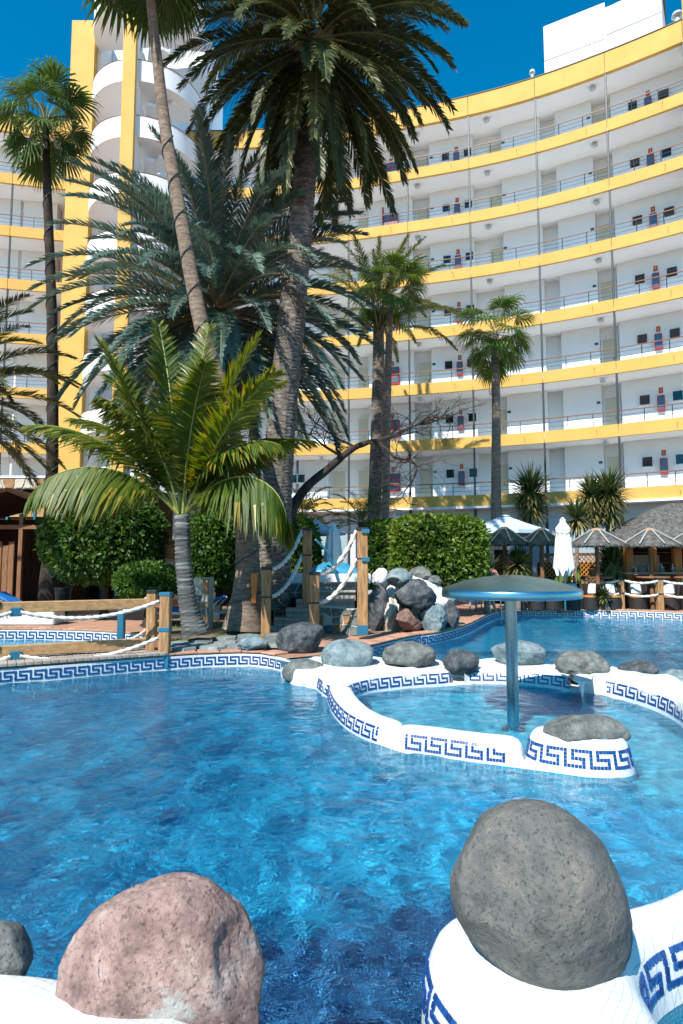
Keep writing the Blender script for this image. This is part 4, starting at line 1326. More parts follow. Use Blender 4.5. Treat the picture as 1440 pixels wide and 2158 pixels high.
palm('fan_palm', 'tall fan palm beside the yellow tower fin, trunk wrapped in cord', 20.0,
     [(101, 1285, 44), (102, 1230, 36), (105, 1150, 27), (110, 980, 24), (111, 800, 22), (108, 620, 20), (102, 460, 18), (98, 340, 15), (96, 262, 14)],
     'bark_dark', fan_m, 22, 82, -50, 12, ring=.12, amp=.05, cable=(.06, .86, .85), off=.3, rscale=(.82, 1.0), az0=30)
palm('canary_palm', 'broad blue-green date palm with full crown in front of the stair tower', 18.0,
     [(462, 1275, 70), (460, 1100, 66), (458, 900, 62), (456, 760, 62), (456, 660, 66)],
     'bark_fibre', canary_m, 160, 84, -60, 17, ring=.12, amp=.14, scars=1, off=.5, rscale=(.9, 1.15))
palm('date_palm', 'date palm cut by the frame whose fronds reach over the wooden hut', 15.0,
     [(-125, 1290, 50), (-122, 1050, 46), (-118, 850, 46)],
     'bark_palm', side_m, 52, 78, -34, 23, off=.35, rscale=(.85, 1.0))
palm('feather_palm', 'loose pale feather palm with upright stalks behind the clipped hedge', 25.0,
     [(788, 1120, 31), (790, 1060, 29), (796, 880, 27), (798, 760, 25), (798, 690, 22)],
     'bark_palm', light_m, 34, 88, 12, 29, off=.3, rscale=(.8, 1.05), power=1.3)
palm('fan_palm', 'slim fan palm with bright green head standing against the feather palm', 24.0,
     [(812, 1120, 17), (814, 1000, 16), (818, 800, 15), (821, 690, 14), (823, 618, 13)],
     'bark_pale', fan_b, 20, 84, -35, 31, ring=.12, amp=.04, off=.25, rscale=(.75, .95))
palm('fan_palm', 'lone fan palm standing between two open parasols before the galleries', 23.5,
     [(1046, 1100, 22), (1046, 1000, 20), (1046, 860, 18), (1044, 770, 17), (1043, 705, 16)],
     'bark_pale', fan_b, 20, 80, -52, 37, ring=.12, amp=.04, off=.3, rscale=(.78, .98))
E0 = palm('young_palm', 'small bushy palm behind the hedge below the twin palm trunks', 20.5, [(762, 1190, 14), (762, 1120, 14), (762, 1100, 12)], 'bark_fibre',
          set_of('frond', (75, 45, 15, -10), lambda p, el, j: frond_mesh(p, 1.35, R(el), R(60), 34, .34, .022, .4, 40 + el + j, ['leaf_fan', 'leaf_light', 'rachis'], rw=.012), 1), 24, 80, -10, 41, off=.1)
palm('young_palm', 'small yellowish palm behind the wooden steps', 21.0, [(640, 1190, 14), (640, 1110, 14), (640, 1085, 12)], 'bark_fibre',
     set_of('frond', (75, 45, 15, -10), lambda p, el, j: frond_mesh(p, 1.2, R(el), R(70), 30, .32, .026, .4, 60 + el + j, ['leaf_light', 'leaf_date_tip', 'rachis'], rw=.012), 1), 20, 80, -10, 43, off=.1)

# coconut palm: few big fronds, each placed as it stands
P, Rd = trunk_path([(414, 1338, 62), (402, 1300, 42), (392, 1240, 36), (386, 1170, 34), (384, 1110, 32), (383, 1085, 30)], 11.6)
cp = empty('coconut_palm', P[0]); tag(cp, 'young coconut palm with ringed curved trunk and yellow-green arching fronds', 'palm tree')
me, q, r2 = trunk_mesh('trunk', [p - P[0] for p in P], Rd, 'bark_coco', .075, .20, seed=3)
link('trunk', me, cp)
top = P[-1] - P[0]
#        azimuth elev bend length sag hang
coco = [(174, 69, 14, 3.8, .2, .0), (140, 83, 14, 4.0, .2, 0), (60, 86, 12, 3.9, .25, 0), (4, 75, 16, 3.7, .25, 0), (-30, 62, 34, 3.2, .3, .1),
        (2, 54, 62, 2.9, .5, .25), (-24, 44, 150, 3.0, .6, 1.5), (12, 40, 145, 2.7, .6, 1.3), (192, 46, 112, 3.1, .6, 1.5), (180, 52, 58, 3.5, .4, .45), (165, 62, 62, 3.3, .4, .3),
        (110, 62, 60, 3.0, .6, .3), (40, 62, 66, 3.0, .6, .3), (225, 76, 66, 2.6, .6, .5), (90, 40, 80, 2.6, .8, .6), (300, 80, 44, 2.9, .5, .2), (28, 72, 46, 3.5, .4, .1), (158, 74, 44, 3.5, .4, .1), (340, 66, 96, 2.6, .6, .6)]
for i, (az, el, bd, L_, sg, hg) in enumerate(coco):
    me = frond_mesh('frond', L_, R(el), R(bd), 118, .80 + .25 * hg, .052, sg, 1200 + i, ['leaf_coco', 'leaf_coco_tip', 'rachis_green'], vee=.16, sweep=.42 if hg < .8 else .25, petiole=.16, rw=.026, power=1.5, tipmix=.22, tip_len=.3, hang=hg)
    a = R(az)
    link('frond', me, cp, loc=top + Vector((math.cos(a) * .07, math.sin(a) * .07, .02)), rot=(0, 0, a))

# ================================================================== yuccas
def rosette(mb, c, n, L, w, rnd, lo=-.75, dead=0.18):
    for i in range(n):
        z = 1 - (1 - lo) * (i + .5) / n
        a = i * 2.39996 + rnd.uniform(-.2, .2)
        s = math.sqrt(max(0, 1 - z * z))
        d = Vector((s * math.cos(a), s * math.sin(a), z))
        t = Vector((0, 0, 1)).cross(d)
        if t.length < .1: t = Vector((1, 0, 0))
        old = z < -.15
        mi = 1 if (old and rnd.random() < .75) else 0
        blade(mb, c + d * .04, d, t, L * rnd.uniform(.8, 1.1) * (1 if not old else .9), w, .18 if not old else .5, mi, mi if rnd.random() > .2 else 1)
def yucca(label, Y, base_px, heads, L=.95, w=.075, n=300, name='yucca'):
    b0 = A(*base_px, Y)
    b0.z = GZ
    e = empty(name, b0); tag(e, label, 'yucca plant', 'yuccas round the terrace')
    rnd = random.Random(int(base_px[0]))
    for hx, hy, sc, col in heads:
        h = A(hx, hy, Y) - b0
        mb = MB(); mb.tube([Vector((rnd.uniform(-.05, .05), 0, 0)), Vector((h.x * .6, 0, h.z * .5)), h], [.08, .07, .06], 8); mb.build('stem', MATS['bark_pale'], e)
        mb = MB(); rosette(mb, Vector((0, 0, 0)), int(n * col), L * sc, w, rnd, -.85)
        if col > .9:
            for q_ in range(1, 4): rosette(mb, Vector((rnd.uniform(-.05, .05), 0, -.24 * q_)), 110, L * sc * .95, w, rnd, -.95)
        mb.build('leaf_head', [MATS['leaf_yucca'], MATS['leaf_yucca_tip']], e, loc=h)
yucca('big shaggy yucca head in front of the lowest yellow band', 23.5, (1118, 1250), [(1119, 1035, 1.25, 1.0)])
yucca('small dark yucca rosette beside the folded white parasol', 22.5, (1216, 1250), [(1216, 1092, .95, .8)])
yucca('tall twin headed yucca beside the thatched bar roof', 23.5, (1270, 1250), [(1247, 1042, 1.0, .95), (1283, 1038, 1.2, 1.0)])
yucca('low yellow-green yucca behind the dark thatched parasol', 19.6, (1093, 1250), [(1093, 1190, .78, .8)])
yucca('leaning yucca behind the grey thatched parasol by the bar', 20.6, (1285, 1250), [(1287, 1182, .85, .95)])
yucca('spiky low yucca behind the rope post fence', 19.8, (1283, 1262), [(1272, 1256, .32, .5)])

# ================================================================== clipped bushes
def bush(label, px, py, wpx, hpx, Y, n, ls, mats, shape=2.6, seed=1, trunk=True, depth=None, name='clipped_bush', cat='bush', stem_px=None):
    k = PXM(Y)
    c = A(px, py, Y); rx, rz = wpx * k / 2, hpx * k / 2; ry = (depth or wpx * k * .85) / 2
    e = empty(name, (c.x, c.y, GZ)); tag(e, label, cat)
    rnd = random.Random(seed); mb = MB()
    off = Vector((seed * 2.1, seed, seed * .3))
    cz = c.z - GZ
    def surf(d):
        # superellipsoid radius with lumps
        q = (abs(d.x / rx) ** shape + abs(d.y / ry) ** shape + abs(d.z / rz) ** shape) ** (-1 / shape)
        return q * (1 + .07 * noise.noise(d * 3 + off) + .06 * noise.noise(d * 7 + off) + .03 * noise.noise(d * 15 + off))
    for i in range(n):
        d = Vector((rnd.gauss(0, 1) * rx, rnd.gauss(0, 1) * ry, rnd.gauss(0, 1) * rz)).normalized()
        r_ = surf(d) * (1 - abs(rnd.gauss(0, .07)) + .03)
        if rnd.random() < .04: r_ *= 1.05
        p = d * r_ + Vector((0, 0, cz))
        out = Vector((d.x / rx ** 2, d.y / ry ** 2, d.z / rz ** 2)).normalized()
        ax = (out * .6 + Vector((rnd.gauss(0, 1), rnd.gauss(0, 1), rnd.gauss(-.25, 1))) * .62).normalized()
        w = ax.cross(Vector((rnd.gauss(0, 1), rnd.gauss(0, 1), rnd.gauss(0, 1)))).normalized()
        l = ls * rnd.uniform(.7, 1.25); wd = l * .28
        nn = ax.cross(w) * (l * .08)
        mb.mi = 1 if rnd.random() < .30 + .4 * max(0, noise.noise(d * 5 + off)) else 0
        m1 = p + ax * l * .5
        mb.add([p, m1 - w * wd + nn, p + ax * l, m1 + w * wd + nn], [(0, 1, 2), (0, 2, 3)])
    mb.build('foliage', [MATS[m_] for m_ in mats], e)
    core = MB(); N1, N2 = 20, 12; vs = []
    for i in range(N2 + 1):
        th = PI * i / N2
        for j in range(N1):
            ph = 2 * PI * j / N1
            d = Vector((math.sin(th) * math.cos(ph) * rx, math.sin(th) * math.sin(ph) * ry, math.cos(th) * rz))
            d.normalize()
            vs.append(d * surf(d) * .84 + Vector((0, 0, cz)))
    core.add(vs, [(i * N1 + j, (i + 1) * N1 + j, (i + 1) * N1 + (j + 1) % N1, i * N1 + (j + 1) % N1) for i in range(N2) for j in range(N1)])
    core.build('inner_core', MATS['bush_core'], e, smooth=True)  # added solid dark core blocks the view through the foliage
    if trunk:
        t = MB(); t.tube([Vector((0, 0, 0)), Vector((.05, 0, cz * .4)), Vector((0, 0, cz))], [.12, .09, .07], 8); t.build('trunk', MATS['bark_dark'], e)
    return e
FI = ['leaf_ficus', 'leaf_ficus_light']; HE = ['leaf_hedge', 'leaf_hedge_light']
bush('large round clipped ficus bush beside the wooden hut', 222, 1135, 232, 178, 16.5, 11000, .15, FI, 2.6, 3)
bush('small round clipped bush at the bridge end', 311, 1226, 122, 74, 14.6, 4500, .11, FI, 2.4, 4)
bush('dark clipped bush between the coconut trunk and the cord wrapped trunk', 460, 1155, 130, 150, 16.2, 6500, .14, FI, 2.8, 5)
bush('bright clipped box hedge behind the rock heap', 922, 1162, 190, 140, 17.5, 9500, .14, HE, 4.5, 6, trunk=False, depth=1.6, name='hedge', cat='hedge')
bush('dark clipped hedge block beside the bright hedge', 806, 1168, 84, 132, 18.4, 4500, .14, FI, 4.5, 7, trunk=False, depth=1.3, name='hedge', cat='hedge')
bush('leafy bush behind the tall wooden posts', 622, 1160, 100, 140, 18.6, 4500, .14, FI, 2.6, 8)

# ================================================================== bare tree
def bare_tree():
    Y = 16.6
    main = [(592, 1130, 30), (608, 1090, 24), (630, 1048, 20), (655, 1018, 18), (690, 990, 16), (722, 962, 14), (748, 943, 12), (775, 932, 9)]
    P, Rd = trunk_path(main, Y)
    root = Vector((P[0].x - .15, P[0].y, GZ))
    e = empty('bare_tree', root); tag(e, 'dark bare tree with twisted leaning trunk and fine twigs', 'tree')
    mb = MB(); mb.tube(catmull([Vector((-.1, 0, 0))] + [p - root for p in P], 4), [.26] * 4 + [Rd[min(i // 4, len(Rd) - 1)] for i in range(len(Rd) * 4 - 3)], 8)
    tr = mb.build('trunk', MATS['bark_dark'], e, smooth=True)
    rnd = random.Random(77)
    tw = MB()
    def grow_b(p, d, L, r_, lev):
        pts = [p]; n = 5
        for i in range(n):
            d = (d + Vector((rnd.gauss(0, .24), rnd.gauss(0, .24), rnd.gauss(0, .20)))).normalized()
            pts.append(pts[-1] + d * L / n)
        tw.tube(pts, [r_ * (1 - .6 * i / n) for i in range(n + 1)], 5 if lev < 2 else 3, cap=False)
        if lev >= 4: return
        for _ in range(4 if lev < 3 else 3):
            k = rnd.randint(2, n)
            dd = (d + Vector((rnd.gauss(0, .65), rnd.gauss(0, .55), rnd.gauss(-.06, .34)))).normalized()
            grow_b(pts[k], dd, L * rnd.uniform(.5, .75), r_ * .5, lev + 1)
    P2 = [p - root for p in P]
    grow_b(P2[-1], Vector((1, 0, .12)), 1.5, .07, 0)
    grow_b(P2[-2], Vector((.8, .2, .5)), 1.1, .06, 1)
    grow_b(P2[-3], Vector((-.2, .1, 1)), .8, .05, 1)
    grow_b(P2[5], Vector((-.9, .2, .35)), 1.1, .05, 1)
    grow_b(P2[-1], Vector((.9, -.2, -.05)), 1.7, .06, 0)
    grow_b(P2[-2], Vector((-.8, .1, .35)), 1.2, .045, 1)
    tw.build('branches', MATS['bark_dark'], e)
bare_tree()

# ================================================================== pool edges: white band, key mosaic, coping stones
noisy('terracotta', (.36, .17, .11), (.52, .30, .21), 6, .8, .3, 30, c3=(.44, .23, .15), bdist=.004, per_obj=.18)
noisy('slate', (.10, .13, .13), (.27, .30, .28), 4, .8, .5, 14, c3=(.18, .21, .20), bdist=.01, per_obj=.25)
noisy('wood_new', (.30, .155, .06), (.54, .33, .15), 2.0, .6, .3, 12, c3=(.42, .24, .10), stretch=(1.2, 9, 9), bdist=.004)
noisy('wood_grey', (.20, .17, .14), (.42, .37, .32), 2.5, .8, .4, 14, c3=(.32, .27, .23), stretch=(1.5, 9, 9), bdist=.004, per_obj=.15)
noisy('wood_post', (.17, .085, .035), (.48, .29, .14), 2.5, .7, .4, 14, c3=(.33, .18, .075), stretch=(9, 9, 1.2), bdist=.004)
noisy('wood_orange', (.34, .13, .025), (.50, .22, .05), 2.5, .5, .2, 14, stretch=(9, 9, 1.2), bdist=.003)
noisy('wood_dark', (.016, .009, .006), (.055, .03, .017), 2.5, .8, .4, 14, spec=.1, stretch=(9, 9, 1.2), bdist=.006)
noisy('wood_brown', (.13, .06, .025), (.26, .13, .06), 2.5, .7, .4, 14, stretch=(9, 9, 1.2), bdist=.006)
noisy('rope', (.52, .50, .44), (.74, .72, .66), 9, .9, .6, 90, bdist=.004)
noisy('soil', (.13, .085, .05), (.27, .20, .13), 6, .95, .8, 40, c3=(.20, .14, .09), bdist=.03)
newmat('clamp_blue', (.03, .17, .26), .35, .3)
newmat('clamp_dark', (.03, .035, .04), .5, .5)
newmat('mattress_blue', (.005, .16, .50), .6)
newmat('white_plastic', (.78, .80, .80), .4)
newmat('bin_black', (.010, .013, .017), .4)
newmat('orange_plastic', (.62, .17, .01), .45)
noisy('fabric_blue', (.42, .56, .66), (.52, .64, .72), 2, .8, .1, 30, bdist=.004)
noisy('fabric_white', (.74, .75, .74), (.82, .82, .80), 3, .8, .2, 30, bdist=.004)
newmat('slide_blue', (.03, .22, .36), .35)
newmat('steel_teal', (.05, .22, .30), .3, .6)

def edge(label, path, pitch, z_top, coping=True, stone='terracotta', w=.30, side=1, length=.36, key=True, band='plaster_white', stone_range=(0, 1)):
    e = empty('pool_edge'); tag(e, label, 'pool edge')
    pts = resample(path, .12)
    mb = MB(); vs = []
    nrm = []
    for i, p in enumerate(pts):
        t = (pts[min(i + 1, len(pts) - 1)] - pts[max(i - 1, 0)]).normalized(); nrm.append(Vector((t.y, -t.x, 0)) * side)
    prof = [(.012, -.035), (.014, GZ - .015), (-.05, GZ - .014), (-.05, -.036)]
    for p, n_ in zip(pts, nrm):
        for o_, z in prof:
            q = p + n_ * o_; vs.append((q.x, q.y, z))
    fs = []
    for i in range(len(pts) - 1):
        for j in range(4):
            l = (j + 1) % 4
            f = (i * 4 + j, i * 4 + l, (i + 1) * 4 + l, (i + 1) * 4 + j)
            fs.append(f if side > 0 else f[::-1])
    mb.add(vs, fs); receiver(mb.build('band', MATS[band], e))
    if key: key_joined(e, path, z_top, pitch, lambda z: (.016, 0), side)
    if coping:
        q = resample(path, length)
        rnd = random.Random(len(q))
        i0, i1 = int(stone_range[0] * (len(q) - 1)), int(stone_range[1] * (len(q) - 1))
        for i in range(i0, i1):
            a, b_ = q[i], q[i + 1]
            t = (b_ - a).normalized(); n_ = Vector((t.y, -t.x, 0)) * side
            c = (a + b_) / 2 - n_ * (w / 2 - .018)
            m_ = MB(); m_.bbox((0, 0, 0), ((b_ - a).length - .008, w + rnd.uniform(-.01, .02), .036), None, .008)
            m_.build('coping_stone', MATS[stone], e, loc=(c.x, c.y, GZ + .018 + rnd.uniform(0, .003)), rot=(0, 0, math.atan2(t.y, t.x)))
    return e
edge('white pool edge with blue key mosaic running under the wooden bridge', LEFT_SHORE, .028, .172, stone_range=(.62, .97))
edge('curving pool edge with blue key mosaic below the rock heap', MID_SHORE, .032, .182, stone_range=(.12, 1))
edge('far pool edge with pale key mosaic below the rope fence', FAR_SHORE, .036, .192)
kr = KIDS + KIDS[:1]
edge('round rim of the paddling pool with blue key mosaic behind the bridge', kr[::-1], .034, .185, w=.34)

def pieces_patch(name, label, cat, poly_px, z, n, mat, seed, th=.03, size=.5):
    """flat irregular stones laid in a bed"""
    e = empty(name); tag(e, label, cat)
    poly = [G(x, y, z) for x, y in poly_px]
    test = in_poly(poly); rnd = random.Random(seed)
    x0, x1 = min(p.x for p in poly), max(p.x for p in poly); y0, y1 = min(p.y for p in poly), max(p.y for p in poly)
    pts = []
    for _ in range(4000):
        c = Vector((rnd.uniform(x0, x1), rnd.uniform(y0, y1), 0))
        if test(c.x, c.y) and all((c - p).length > size * .95 for p in pts): pts.append(c)
        if len(pts) >= n: break
    for c in pts:
        k = rnd.randint(5, 7); a0 = rnd.uniform(0, 6)
        ring = [Vector((math.cos(a0 + 2 * PI * i / k), math.sin(a0 + 2 * PI * i / k), 0)) * size * rnd.uniform(.42, .60) for i in range(k)]
        m_ = MB(); m_.add([(*p.xy, 0) for p in ring] + [(*(p * .95).xy, th) for p in ring], [tuple(range(k - 1, -1, -1)), tuple(range(k, 2 * k))] + [(i, (i + 1) % k, k + (i + 1) % k, k + i) for i in range(k)])
        m_.build('flagstone', MATS[mat], e, loc=(c.x, c.y, z), rot=(rnd.uniform(-.03, .03), rnd.uniform(-.03, .03), 0))
    return e
pieces_patch('flagstone_edging', 'grey flagstones edging the planting bed beside the pool', 'flagstones', [(362, 1356), (470, 1346), (585, 1340), (592, 1362), (480, 1366), (372, 1370)], GZ + .035, 26, 'slate', 3, .05, .46)

# planting bed
bed = [G(x, y, GZ) for x, y in [(352, 1372), (480, 1362), (560, 1352), (600, 1338), (600, 1310), (560, 1290), (470, 1278), (390, 1290), (340, 1318)]]
b_o = tess([catmull(bed, 4, True)], GZ + .012, 'planting_bed', MATS['soil']); b_o['kind'] = 'structure'
rnd = random.Random(5); mb = MB(); test = in_poly(bed)
for _ in range(9000):
    x, y = rnd.uniform(-5, 0), rnd.uniform(9, 20)
    if not test(x, y) or noise.noise(Vector((x * 1.3, y * 1.3, 3))) < .0: continue
    d = Vector((rnd.gauss(0, .5), rnd.gauss(0, .5), 1))
    blade(mb, Vector((x, y, GZ + .01)), d, Vector((rnd.gauss(0, 1), rnd.gauss(0, 1), 0)), rnd.uniform(.05, .12), .012, .4)
o = mb.build('grass', MATS['leaf_hedge']); tag(o, 'thin green grass on the bare planting bed', 'grass', kind='stuff')

# ================================================================== ropes, posts
def rope_mesh(a, b_, sag, r_=.024, twist=52):
    a, b_ = Vector(a), Vector(b_); L = (b_ - a).length
    n = max(12, int(L / .022)); vs = []; fs = []; K = 9
    prev = None
    for i in range(n + 1):
        t = i / n
        p = a.lerp(b_, t) - Vector((0, 0, sag * 4 * t * (1 - t)))
        T = (b_ - a) / L - Vector((0, 0, sag * 4 * (1 - 2 * t) / L)); T.normalize()
        S = Vector((0, 0, 1)).cross(T).normalized(); U = T.cross(S)
        for k in range(K):
            an = 2 * PI * k / K
            rr_ = r_ * (1 + .30 * math.cos(3 * (an - twist * L * t / 3)))
            vs.append(p + (S * math.cos(an) + U * math.sin(an)) * rr_)
    for i in range(n):
        for k in range(K):
            j = (k + 1) % K
            fs.append((i * K + k, (i + 1) * K + k, (i + 1) * K + j, i * K + j))
    mb = MB(); mb.add(vs, fs)
    return mb.mesh('rope', MATS['rope'], smooth=True)
def post_at(px, y_top, Y, z_base, w, mat, par, cap=True, name='post', ref=None, bevel=.012):
    t = A(px, y_top, Y)
    m_ = MB(); h = t.z - z_base
    m_.bbox((0, 0, h / 2), (w, w, h), None, bevel)
    o = m_.build(name, MATS[mat], par, loc=Vector((t.x, Y, z_base)) - (ref or Vector((0, 0, 0))))
    return o, Vector((t.x, Y, t.z))

# ================================================================== wooden bridge
DZ = .28
d0, d1 = G(352, 1375.4, DZ), G(0, 1400.5, DZ)
bd = (d1 - d0); bd.z = 0; bl = bd.length; bd.normalize(); bnn = Vector((bd.y, -bd.x, 0))
if bnn.y < 0: bnn = -bnn
BR = empty('wooden_bridge', d0); tag(BR, 'wooden plank footbridge with timber rails and white ropes', 'bridge')
ang_b = math.atan2(bd.y, bd.x)
mb = MB(); mb.bbox((0, 0, 0), (.105, 1.25, .045), None, .005); plank_me = mb.mesh('plank', MATS['wood_grey'])
for i in range(64):
    p = bd * (.06 + i * .112) + bnn * .62
    link('plank', plank_me, BR, loc=p + Vector((0, 0, -.02 + .002 * (i % 3))), rot=(0, 0, ang_b))
for s in (.12, 1.12):
    m_ = MB(); m_.beam(bd * .05 + bnn * s + Vector((0, 0, -.10)), bd * 7.2 + bnn * s + Vector((0, 0, -.10)), .09, .10); m_.build('stringer', MATS['wood_grey'], BR)
def rel(v): return Vector(v) - d0
yA = d0.y + .10
pa, ta = post_at(350, 1250, yA, DZ - .25, .165, 'wood_post', BR, ref=d0)
pb, tb = post_at(322, 1247, yA + .18, DZ, .15, 'wood_post', BR, ref=d0)
def cap_piece(par, p, w, mat, h=.05):
    m_ = MB(); m_.bbox((0, 0, h / 2), (w, w, h), None, .008); return m_.build('post_cap', MATS[mat], par, loc=p)
hA = ta.z - (DZ - .25); cap_piece(pa, (0, 0, hA - .045), .185, 'clamp_blue', .06); cap_piece(pb, (0, 0, tb.z - DZ - .03), .165, 'clamp_dark', .06)
cap_piece(pa, (0, 0, hA - .62), .18, 'clamp_blue', .07)
# foot of the post sits in a blue steel shoe
m_ = MB(); m_.bbox((0, 0, .11), (.172, .172, .22), None, .006); m_.build('post_shoe', MATS['clamp_blue'], pa)
rails = []
for (y0p, y1p, h) in ((1260, 1277, .165), (1343, 1363, .165)):
    a = A(310, y0p + 12, yA + .20); 
    zc = a.z
    s0 = rel(Vector((a.x, yA + .20, zc)))
    far = s0 + bd * 6.8; far.z = s0.z + (.02)
    m_ = MB(); m_.beam(s0, far, .08, h, .01); rl = m_.build('rail_beam', MATS['wood_new'], BR); rails.append((s0, far))
    m_ = MB(); m_.beam(s0 - bd * .02, rel(Vector((ta.x, yA + .02, zc))), .07, h * .8, .01); m_.build('rail_link', MATS['wood_brown'], rl)  # brown wood puts the shade on this beam end into the colour
    m_ = MB(); q = s0 + bd * 1.9 
    for kx, mat, dz in ((1.93, 'clamp_blue', -.06),):
        q = s0 + bd * kx - bnn * .075 + Vector((0, 0, dz)); m2 = MB(); m2.bbox(q, (.16, .09, .13), Matrix.Rotation(ang_b, 3, 'Z'), .008); m2.build('rope_clamp', MATS[mat], rl)
    for kx in (2.2, 4.6):
        q = s0 + bd * kx - bnn * .045 + Vector((0, 0, .06)); m2 = MB(); m2.bbox(q, (.13, .03, .09), Matrix.Rotation(ang_b, 3, 'Z'), .004); m2.build('splice_plate', MATS['clamp_dark'], rl)
    # intermediate posts of the rail, out of the frame
    for kx in (4.4, 6.7):
        if y0p < 1300:
            q = s0 + bd * kx; m2 = MB(); m2.bbox(Vector((q.x, q.y, (q.z) / 2)) + bnn * .09, (.15, .15, abs(q.z) + .05), None, .01); m2.build('post', MATS['wood_post'], BR)
    c = s0 + bd * 1.93 - bnn * .11 + Vector((0, 0, -.06))
    end = rel(Vector((ta.x - .09, yA - .08, zc + .055 + (.0 if y0p < 1300 else .06))))
    link('rope', rope_mesh(c - bd * .06, end, .17, .027), BR)
    link('rope', rope_mesh(c + bd * .06, c + bd * 2.0 + Vector((0, 0, .0)), .17, .027), BR)
# far rail: shorter post and rope seen between the beams
pf, tf = post_at(257, 1280, 12.2, GZ, .13, 'clamp_blue', None, name='post')
pf.name = 'rope_post'; tag(pf, 'short teal post on the far side of the bridge', 'post')
pf2, tf2 = post_at(318, 1249, 11.5, GZ, .12, 'wood_post', None); pf2.name = 'rope_post'; tag(pf2, 'wooden post half hidden behind the bridge end post', 'post')
for dz, lab in ((-.03, 'upper white rope on the far side of the bridge'), (-.62, 'lower white rope on the far side of the bridge')):
    a = tf2 + Vector((0, 0, dz)); b2 = Vector((tf.x, tf.y, tf2.z + dz - .35))
    o = link('rope', rope_mesh(a, b2, .06, .024)); tag(o, lab, 'rope')

# ================================================================== wooden steps and slide platform
ST = empty('wooden_steps', A(600, 1330, 13.0)); ST.location.z = GZ
tag(ST, 'weathered wooden steps with rope handrails leading to the slide platform', 'steps')
so = ST.location.copy()
steps_px = [(556, 668, 1325, .35), (577, 668, 1303, .53), (602, 668, 1283, .71), (624, 748, 1264, .89), (652, 750, 1245, 1.07), (640, 752, 1227, 1.24)]
for x0, x1, y, z in steps_px:
    a, b_ = G(x0, y, z), G(x1, y, z)
    m_ = MB(); m_.bbox(((a.x + b_.x) / 2 - so.x, a.y + .2 - so.y, z - .022 - so.z), (b_.x - a.x, .44, .045), None, .008); t_ = m_.build('tread', MATS['wood_grey'], ST)
    n_ = max(3, int((b_.x - a.x) / .16))
    m_ = MB(); m_.bbox((0, 0, 0), ((b_.x - a.x) / n_ - .006, .03, .21), None, .004); me = m_.mesh('riser_board', MATS['wood_grey'])
    for i in range(n_):
        link('riser_board', me, t_, loc=(a.x + (i + .5) * (b_.x - a.x) / n_ - so.x, a.y + .05 - so.y, z - .15 - so.z))
PST = {}
for nm, px, yt, Y, zb, w in (('a', 562, 1196, 12.75, GZ, .185), ('b', 648, 1114, 14.0, .8, .20), ('c', 663, 1207, 12.55, GZ, .20), ('d', 764, 1114, 12.35, .28, .21)):
    o, t = post_at(px, yt, Y, zb, w, 'wood_post', ST, ref=so); PST[nm] = (o, t, zb)
    cap_piece(o, (0, 0, t.z - zb - .05), w + .02, 'clamp_dark', .07)
    cap_piece(o, (0, 0, t.z - zb - .62), w + .012, 'clamp_dark', .035)
m_ = MB(); m_.bbox((0, 0, .12), (.215, .215, .2), None, .006); m_.build('post_shoe', MATS['clamp_blue'], PST['d'][0])
for u, v in (('a', 'b'), ('c', 'd')):
    for dz in (-.04, -.60):
        a, b_ = PST[u][1] + Vector((.1, 0, dz)), PST[v][1] + Vector((-.11, 0, dz))
        link('rope', rope_mesh(a - so, b_ - so, .20, .040, 36), ST)
for nm in ('d',):
    for dz in (-.06, -.62):
        m_ = MB(); m_.bbox(PST[nm][1] - so + Vector((.06, -.12, dz)), (.16, .06, .09), None, .01); m_.build('rope_clamp', MATS['clamp_blue'], ST)
# platform: white deck, blue slide mouth, stone flank
PL = empty('slide_platform', (0, 0, 0)); tag(PL, 'white topped slide platform with dark stone flank behind the steps', 'platform')
z = 1.26
def solid_px(name, par, pts, z0, z1, mat, b=0):
    poly = [Vector((*p, 0)) for p in pts]; poly = ccw(poly); n = len(poly)
    m_ = MB(); m_.add([(p.x, p.y, z0) for p in poly] + [(p.x, p.y, z1) for p in poly], [tuple(range(n - 1, -1, -1)), tuple(range(n, 2 * n))] + [(i, (i + 1) % n, n + (i + 1) % n, n + i) for i in range(n)])
    return m_.build(name, MATS[mat], par)
solid_px('deck_slab', PL, [(-1.7, 15.9), (.75, 15.9), (.75, 17.6), (-1.7, 17.6)], 1.20, 1.44, 'plaster_white')
solid_px('core', PL, [(-1.6, 16.0), (.65, 16.0), (.65, 17.5), (-1.6, 17.5)], GZ, 1.199, 'wood_dark')
solid_px('stair_core', PL, [(-1.0, 14.4), (.35, 14.4), (.40, 15.98), (-1.3, 15.98)], GZ, .84, 'wood_dark')
